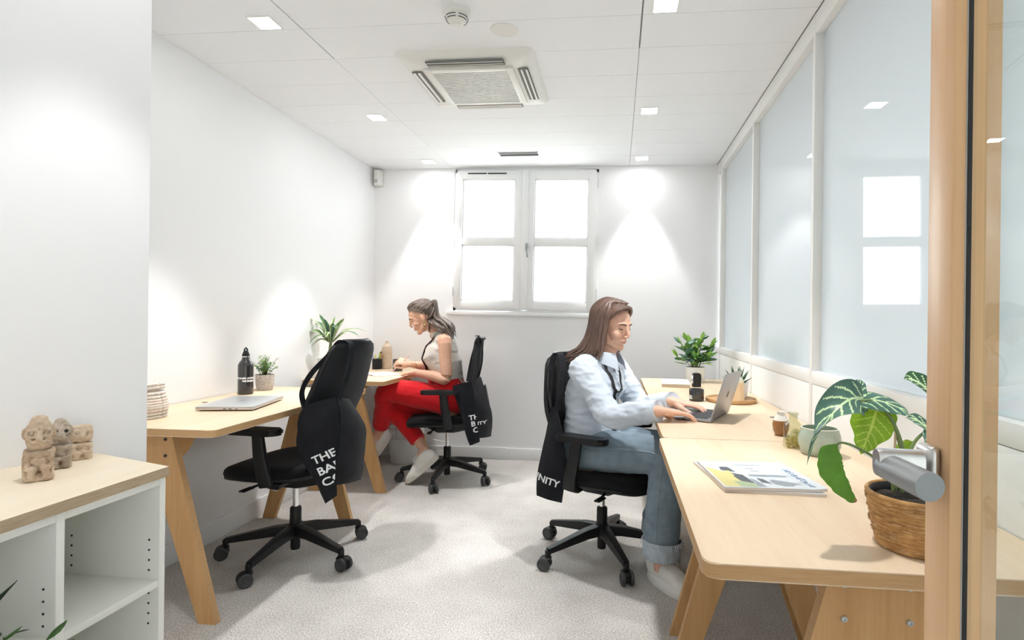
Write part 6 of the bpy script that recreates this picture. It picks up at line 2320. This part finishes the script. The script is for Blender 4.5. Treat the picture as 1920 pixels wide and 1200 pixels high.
mug_parts(t, math.radians(70))
wrap_text('THE\nBABEL', 0.012, 0.0393, 0.045, math.radians(-115), t)
t = thing('notebook', 'open white notebook under the hands of the woman in red trousers', 'notebook', (0, 0, 0))
nbp = [V((-1.905, 3.985, 0)), V((-1.690, 3.800, 0)), V((-1.545, 3.945, 0)), V((-1.755, 4.135, 0))]
e1 = (nbp[1] - nbp[0]).normalized(); e2 = V((-e1.y, e1.x, 0)); cn_ = sum(nbp, V((0, 0, 0))) / 4
t.matrix_world = basis(e1, e2, (0, 0, 1), (cn_.x, cn_.y, DZ))
bm = NB(); box(bm, (0, 0, 0.001), (0.284, 0.205, 0.002), None, 0.0008); finish('cover', bm, plain('kraft_cover', (0.45, 0.36, 0.27), 0.8), t)
MT['paper'] = plain('white_paper', (0.80, 0.79, 0.76), 0.8)
for s in (-1, 1):
    bm = NB()
    rows = [[(s * (0.002 + 0.137 * i / 6), -0.099, 0.003 + 0.005 * math.sin(PI * min(1, i / 6 * 1.2 + 0.05)) ** 0.6), (s * (0.002 + 0.137 * i / 6), 0.099, 0.003 + 0.005 * math.sin(PI * min(1, i / 6 * 1.2 + 0.05)) ** 0.6)] for i in range(7)]
    sheet(bm, rows, 0.002)
    finish('page', bm, MT['paper'], t, angle=60)
t = thing('waste_bin', 'white waste bin on the floor under the back left desk', 'bin', (-1.700, 4.40, 0))
bm = NB(); lathe(bm, [(0.001, 0.001), (0.105, 0.0), (0.108, 0.004), (0.130, 0.27), (0.133, 0.275), (0.133, 0.28), (0.127, 0.28), (0.104, 0.01), (0.001, 0.008)], 36, cap1=False); finish('bucket', bm, MT['whiteplastic'], t, angle=50)
bm = NB()
for q in range(9):
    a = q * 0.7
    blade(bm, [(0.124 * math.cos(a), 0.124 * math.sin(a), 0.20), (0.132 * math.cos(a), 0.132 * math.sin(a), 0.285), (0.146 * math.cos(a + .1), 0.146 * math.sin(a + .1), 0.262), (0.150 * math.cos(a + .12), 0.150 * math.sin(a + .12), 0.22 + 0.02 * math.sin(q * 2))], [0.045] * 4, (-math.sin(a), math.cos(a), 0), 8, 6, 0.1)
finish('bin_liner', bm, plain('bin_bag', (0.70, 0.70, 0.68), 0.35), t, angle=180)
cb = NB()
loft(cb, smooth_path([(-1.50, 4.52, 0.155), (-1.36, 4.545, 0.125), (-1.20, 4.552, 0.105), (-1.05, 4.552, 0.1), (-0.9, 4.552, 0.099)], 5), [0.004] * 21, 6)
tag(finish('cable', cb, MT['whiteplastic'], None, angle=180), 'thin white cable running down to the baseboard behind the red-trousers chair', 'cable')

# ------------------------------------------------------------------ right-hand desks
# open laptop
fx = V((0.905, -0.425, 0)); wy = V((0.425, 0.905, 0))
t = thing('laptop', 'open grey laptop under the hands of the woman in the pale blue shirt', 'laptop')
LW, LD_ = 0.285, 0.200
front_near = V((0.207, 2.425, DZ))
o_ = front_near + wy * LW / 2 + fx * LD_ / 2
t.matrix_world = basis(fx, wy, (0, 0, 1), o_)
MT['spacegrey'] = plain('space_grey_alloy', (0.36, 0.36, 0.38), 0.34, metal=0.8)
MT['keys'] = plain('black_keys', (0.025, 0.025, 0.028), 0.5)
bm = NB(); box(bm, (0, 0, 0.008), (LD_, LW, 0.010), None, 0.003); finish('base', bm, MT['spacegrey'], t)
bm = NB(); box(bm, (0.034, 0, 0.0132), (0.094, LW - 0.03, 0.0008)); kb = finish('keyboard', bm, plain('key_well', (0.05, 0.05, 0.055), 0.5), t, smooth=False)
kmesh = None
for r_ in range(6):
    for c_ in range(14):
        if r_ == 0 and 4 <= c_ <= 8:
            if c_ != 6: continue
        bm = NB()
        wk = 0.0152 if not (r_ == 0 and c_ == 6) else 0.088
        box(bm, (0, 0, 0), (0.0125, wk, 0.0014), None, 0.0004, 1)
        finish('key', bm, MT['keys'], kb, smooth=False, matrix=Matrix.Translation((-0.006 + r_ * 0.0152, (6.5 - c_) * 0.0179 * (1 if not (r_ == 0 and c_ == 6) else 1), 0.0142)))
bm = NB(); box(bm, (-0.060, 0, 0.0131), (0.062, 0.10, 0.0006), None, 0.0002); finish('trackpad', bm, MT['silver'], t)
for q in (-0.05, -0.02, 0.0):
    bm = NB(); box(bm, (0.03 + q * 0.9, -LW / 2 - 0.0001, 0.008), (0.009, 0.002, 0.0035)); finish('port', bm, MT['dark'], t, smooth=False)
tilt = math.radians(17)
L4 = Matrix.Translation((LD_ / 2 - 0.003, 0, 0.012)) @ Matrix.Rotation(tilt, 4, 'Y')
bm = NB(); box(bm, (0.0025, 0, LD_ / 2), (0.005, LW, LD_), None, 0.002); lid = finish('lid', bm, MT['spacegrey'], t, matrix=L4)
bm = NB(); box(bm, (-0.0005, 0, LD_ / 2 + 0.002), (0.001, LW - 0.012, LD_ - 0.016)); finish('screen', bm, emit('lit_screen', (0.75, 0.82, 0.95), 0.5), lid, smooth=False)
bm = NB()
for q in (-0.006, 0.006):
    loft(bm, [(0.0054, q - 0.003, LD_ / 2 - 0.012), (0.0054, q + 0.003, LD_ / 2 + 0.012)], [0.001, 0.001], 6)
finish('emblem', bm, plain('logo_dark', (0.12, 0.12, 0.13), 0.4), lid, angle=180)
bm = NB(); cyl(bm, (LD_ / 2 - 0.003, -0.10, 0.0115), (LD_ / 2 - 0.003, 0.10, 0.0115), 0.005, 12); finish('hinge', bm, MT['black'], t)

# tray with vase and aloe
tr_ = NB()
lathe(tr_, [(0.001, 0.0), (0.120, 0.0), (0.128, 0.004), (0.130, 0.018), (0.1275, 0.020), (0.123, 0.018), (0.120, 0.012), (0.001, 0.011)], 48)
t = thing('wooden_tray', 'round wooden tray under the vase and aloe beside the open laptop', 'tray', (0.600, 3.005, DZ))
finish('tray', tr_, wood('tray_wood', (0.58, 0.36, 0.17), (0.44, 0.25, 0.11), stretch=(3, 20, 20)), t, angle=50)
t = thing('wooden_vase', 'pale turned wooden bottle vase standing on the round tray', 'vase', (0.606, 2.928, DZ + 0.0115))
MT['palewood'] = wood('pale_turned_wood', (0.78, 0.60, 0.38), (0.68, 0.49, 0.29), stretch=(16, 16, 1.5))
bm = NB()
lathe(bm, [(0.001, 0.0), (0.043, 0.0), (0.0455, 0.003), (0.0425, 0.075), (0.041, 0.098)], 36, cap1=False)
finish('body', bm, MT['palewood'], t, angle=40)
bm = NB()
lathe(bm, [(0.041, 0.098), (0.0395, 0.108), (0.033, 0.120), (0.024, 0.128), (0.020, 0.132), (0.020, 0.136), (0.0225, 0.140), (0.0222, 0.143), (0.017, 0.143), (0.0155, 0.13)], 36, cap0=False, cap1=False)
finish('shoulder', bm, plain('cream_glaze', (0.78, 0.74, 0.60), 0.35), t, angle=40)
bm = NB(); lathe(bm, [(0.0158, 0.130), (0.001, 0.129)], 24, cap0=False); finish('opening', bm, plain('pinkish_inside', (0.55, 0.38, 0.30), 0.8), t)

t = thing('mug', 'black mug on the right desk behind the typing hands', 'mug', (0.422, 2.995, DZ))
mug_parts(t, math.radians(60), 0.68)
wrap_text('THE\nBABEL', 0.010, 0.0393, 0.024, math.radians(-150), t)
t = thing('desk_gadget', 'small black upright gadget with a white side label behind the mug', 'gadget', (0.510, 3.63, DZ))
bm = NB()
prism(bm, round_poly([(-0.024, 0), (0.024, 0), (0.027, 0.055), (0.024, 0.088), (-0.024, 0.088), (-0.027, 0.055)], [0.002, 0.002, 0.01, 0.016, 0.016, 0.01], 6), -0.016, 0.016, Matrix(((1, 0, 0, 0), (0, 0, -1, 0), (0, 1, 0, 0), (0, 0, 0, 1))))
finish('body', bm, MT['black'], t, angle=40)
bm = NB(); box(bm, (-0.0262, 0, 0.048), (0.002, 0.026, 0.05), None, 0.0005); finish('label', bm, MT['print'], t)
bm = NB(); box(bm, (-0.0275, 0.0, 0.044), (0.001, 0.014, 0.012)); finish('button', bm, MT['dark'], t, smooth=False)
bm = NB(); box(bm, (0.004, -0.0162, 0.014), (0.012, 0.001, 0.024)); finish('slot', bm, MT['dark'], t, smooth=False)
t.rotation_euler.z = math.radians(10)
t = thing('white_box', 'flat white closed box on the far right desk', 'box', (0.385, 3.70, DZ), math.radians(-4))
bm = NB(); box(bm, (0, 0, 0.008), (0.175, 0.27, 0.016), None, 0.003); finish('base', bm, plain('wood_edge_box', (0.62, 0.50, 0.38), 0.6), t)
bm = NB(); box(bm, (0, 0, 0.0215), (0.178, 0.273, 0.011), None, 0.004); finish('lid', bm, MT['white'], t)

# jars by the partition
MT['amber'] = plain('amber_glaze', (0.30, 0.13, 0.035), 0.2, coat=0.6)
t = thing('amber_jar', 'small amber brown jar behind the clear glass bottle', 'jar', (0.607, 2.135, DZ))
bm = NB(); lathe(bm, [(0.018, 0), (0.020, 0.002), (0.028, 0.02), (0.030, 0.04), (0.027, 0.056)], 28); finish('body', bm, MT['amber'], t)
bm = NB(); lathe(bm, [(0.027, 0.056), (0.022, 0.068), (0.014, 0.076), (0.0135, 0.086), (0.016, 0.088), (0.011, 0.088)], 28, cap0=False); finish('neck', bm, plain('milky_glass', (0.75, 0.72, 0.66), 0.15), t)
t = thing('glass_bottle', 'clear glass bottle with dried petals inside on the near right desk', 'bottle', (0.590, 1.935, DZ))
def clear_bottle_glass():
    m = thin_glass('bottle_glass', (0.80, 0.82, 0.70), ior=1.7)
    return m
MT['bottleglass'] = clear_bottle_glass()
bm = NB()
prof2 = [((0.029, 0.029), 0.0), ((0.030, 0.030), 0.004), ((0.029, 0.029), 0.010), ((0.0285, 0.0285), 0.066), ((0.026, 0.026), 0.076), ((0.018, 0.018), 0.086), ((0.0125, 0.0125), 0.092), ((0.012, 0.012), 0.108), ((0.0155, 0.0155), 0.112), ((0.0155, 0.0155), 0.116), ((0.0115, 0.0115), 0.116)]
loft(bm, [(0, 0, z_) for r_, z_ in prof2], [r_ for r_, z_ in prof2], 24, up=(0, 1, 0), dome=False, power=3.2, cap=False)
finish('glass', bm, MT['bottleglass'], t, angle=50)
bm = NB()
sphere(bm, (0, -0.0285, 0.052), (0.016, 0.004, 0.016), u=14, v=10)       # embossed face on the front
loft(bm, [(0, -0.033, 0.058), (0, -0.0345, 0.048)], [0.002, 0.003], 6)
for s in (-1, 1):
    sphere(bm, (s * 0.006, -0.0325, 0.056), (0.003, 0.0016, 0.0022), u=8, v=6)
loft(bm, [(-0.005, -0.0322, 0.043), (0.005, -0.0322, 0.043)], [0.0013, 0.0013], 6)
finish('embossed_face', bm, MT['bottleglass'], t, angle=180)
bm = NB()
for k in range(150):
    a = rng.uniform(0, 2 * PI); r = 0.024 * math.sqrt(rng.random()); zz = rng.uniform(0.004, 0.034)
    m4 = Matrix.Translation((r * math.cos(a), r * math.sin(a), zz)) @ Euler((rng.uniform(0, 3), rng.uniform(0, 3), 0)).to_matrix().to_4x4()
    vv = box(bm, (0, 0, 0), (0.007, 0.005, 0.001))
    bmesh.ops.transform(bm, matrix=m4, verts=vv)
tag(finish('dried_petals', bm, plain('dried_petals', (0.72, 0.60, 0.28), 0.8, var=0.3, nscale=120), t, smooth=False), kind='stuff')
t = thing('green_pot', 'round sage green glazed pot under the large veined leaf', 'pot', (0.645, 1.850, DZ))
MT['sage'] = plain('sage_glaze', (0.36, 0.43, 0.35), 0.3, var=0.12, nscale=30, coat=0.3)
bm = NB(); lathe(bm, [(0.001, 0.001), (0.050, 0.0), (0.053, 0.003), (0.062, 0.028), (0.0635, 0.045), (0.060, 0.066), (0.055, 0.080), (0.0545, 0.083), (0.0515, 0.083), (0.052, 0.078), (0.057, 0.05), (0.045, 0.01), (0.001, 0.008)], 40, cap1=False); finish('body', bm, MT['sage'], t, angle=60)
bm = NB(); lathe(bm, [(0.0545, 0.0815), (0.0555, 0.0835), (0.0530, 0.0848), (0.0512, 0.083)], 40, cap0=False, cap1=False); finish('rim', bm, plain('pale_rim', (0.62, 0.62, 0.52), 0.4), t)


# magazines: a stack of two
def magazine(name_label, corners, z0, thick, curl, prints):
    t_ = thing('magazine', name_label, 'magazine')
    a, b, c, d = [V((x, y, 0)) for x, y in corners]       # near-left, near-right, far-right, far-left
    def P(u, v, h=0.0):
        p = (a * (1 - u) + b * u) * (1 - v) + (d * (1 - u) + c * u) * v
        lift = curl * max(0, (u - 0.88) / 0.12) ** 2 * (1 - v * 0.7) + curl * 0.25 * math.sin(u * PI) * 0.3
        return V((p.x, p.y, z0 + thick + h + lift))
    t_.location = (a + c) / 2 + V((0, 0, z0))
    off = t_.location
    bm = NB()
    N = 12
    top_ = [[bm.verts.new(P(i / N, j / 4, -0.0006) - off) for j in range(5)] for i in range(N + 1)]
    bot_ = [[bm.verts.new(V((P(i / N, j / 4).x, P(i / N, j / 4).y, z0 + 0.0002 + (0.5 * curl * max(0, (i / N - 0.9) / 0.1) ** 2 if z0 > DZ + 0.004 else 0))) - off) for j in range(5)] for i in range(N + 1)]
    for g, flip in ((top_, 0), (bot_, 1)):
        for i in range(N):
            for j in range(4):
                bm.faces.new((g[i][j], g[i + 1][j], g[i + 1][j + 1], g[i][j + 1]))
    ring_t = [top_[i][0] for i in range(N + 1)] + [top_[N][j] for j in range(1, 5)] + [top_[i][4] for i in range(N - 1, -1, -1)] + [top_[0][j] for j in range(3, 0, -1)]
    ring_b = [bot_[i][0] for i in range(N + 1)] + [bot_[N][j] for j in range(1, 5)] + [bot_[i][4] for i in range(N - 1, -1, -1)] + [bot_[0][j] for j in range(3, 0, -1)]
    for i in range(len(ring_t)):
        bm.faces.new((ring_t[i], ring_t[(i + 1) % len(ring_t)], ring_b[(i + 1) % len(ring_t)], ring_b[i]))
    finish('pages', bm, plain('page_edges', (0.60, 0.55, 0.51), 0.8), t_, angle=30)
    bm = NB()
    sheet(bm, [[P(i / 24, j / 8) - off for j in range(9)] for i in range(25)], 0.0004)
    cv = finish('cover', bm, plain('glossy_cover', (0.62, 0.65, 0.68), 0.25), t_, angle=60)
    mats = {}
    for k, (colr, poly) in enumerate(prints):
        bm = NB()
        vs2 = [bm.verts.new((u, v, 0)) for u, v in poly]
        bm.faces.new(vs2)
        bmesh.ops.triangulate(bm, faces=bm.faces)
        for _ in range(2):
            bmesh.ops.subdivide_edges(bm, edges=[e for e in bm.edges if e.calc_length() > 0.08], cuts=1, use_grid_fill=False)
            bmesh.ops.triangulate(bm, faces=bm.faces)
        for v in bm.verts:
            v.co = P(v.co.x, v.co.y, 0.00045 + 0.00005 * k) - off
        if colr not in mats:
            mats[colr] = plain('print_ink', colr, 0.3)
        finish('printed_picture', bm, mats[colr], cv, smooth=False)
    return t_, P, off, cv


def rect(u0, v0, u1, v1):
    return [(u0, v0), (u1, v0), (u1, v1), (u0, v1)]


GY, DG, YL, PG, BL = (0.24, 0.28, 0.31), (0.07, 0.08, 0.095), (0.60, 0.53, 0.20), (0.34, 0.42, 0.24), (0.20, 0.30, 0.44)
magazine('lower magazine of the two on the near right desk', [(0.268, 1.400), (0.502, 1.388), (0.462, 1.660), (0.228, 1.664)], DZ, 0.008, 0.0, [(DG, rect(0.03, 0.86, 0.5, 0.98)), (GY, rect(0.02, 0.70, 0.10, 0.96)), (YL, rect(0.6, 0.9, 0.9, 0.98))])
pr = [(YL, [(0.02, 0.03), (0.30, 0.02), (0.18, 0.55), (0.02, 0.75)]), (PG, [(0.18, 0.02), (0.36, 0.02), (0.33, 0.20), (0.16, 0.22)]),
      (DG, [(0.24, 0.22), (0.36, 0.14), (0.34, 0.45), (0.20, 0.55)]), (GY, [(0.36, 0.04), (0.44, 0.04), (0.40, 0.30), (0.34, 0.30)]), (DG, [(0.16, 0.62), (0.30, 0.55), (0.28, 0.75), (0.18, 0.76)]),
      (YL, [(0.20, 0.40), (0.24, 0.40), (0.24, 0.60), (0.18, 0.60)]),
      (DG, [(0.44, 0.18), (0.53, 0.14), (0.50, 0.30), (0.44, 0.34)]), (GY, [(0.54, 0.24), (0.56, 0.14), (0.62, 0.08), (0.70, 0.07), (0.77, 0.14), (0.84, 0.17), (0.76, 0.20), (0.66, 0.26), (0.58, 0.30)]),
      (GY, rect(0.40, 0.40, 0.80, 0.45)), ((0.62, 0.67, 0.70), rect(0.40, 0.46, 0.74, 0.50)), (GY, rect(0.48, 0.60, 0.58, 0.615)), (GY, rect(0.46, 0.70, 0.56, 0.715)), ((0.56, 0.60, 0.64), rect(0.40, 0.84, 0.70, 0.92)), (BL, rect(0.838, 0.10, 0.842, 0.70))]
mg, PM, moff, mcv = magazine('upper magazine with a curled cover on the near right desk', [(0.266, 1.392), (0.508, 1.400), (0.468, 1.655), (0.236, 1.640)], DZ + 0.0088, 0.006, 0.004, pr)
# the masthead runs down the right side; in the photo only its strokes can be made out
bm = NB()
vv0 = 0.08
rm = random.Random(2)
for k in range(15):
    v0_ = vv0 + k * 0.043
    u0_, u1_ = 0.875, rm.choice((0.925, 0.925, 0.945))
    pts = [PM(u0_ + (u1_ - u0_) * q / 4, v0_ + 0.012 * math.sin(q * 1.2 + k), 0.0008) - moff for q in range(5)]
    loft(bm, pts, [0.0009] * 5, 5, dome=False)
    if k % 3 == 0:
        pts = [PM(0.90 + 0.022 * math.cos(q * PI / 5), v0_ + 0.02 + 0.018 * math.sin(q * PI / 5), 0.0008) - moff for q in range(11)]
        loft(bm, pts, [0.0009] * 11, 5, dome=False)
finish('masthead_strokes', bm, plain('masthead_blue', BL, 0.4), mcv, angle=180)
# fallen dry leaf on the desk
bm = NB()
blade(bm, [(0, 0, 0.002), (0.012, 0.004, 0.006), (0.024, 0.002, 0.004)], [0.001, 0.006, 0.0008], (0.1, 1, 0.1), 8, 4, 0.5)
tag(finish('dry_leaf', bm, G['brown'], None, angle=180, matrix=Matrix.Translation((0.585, 1.52, DZ))), 'small dry brown leaf fallen on the near right desk', 'leaf')
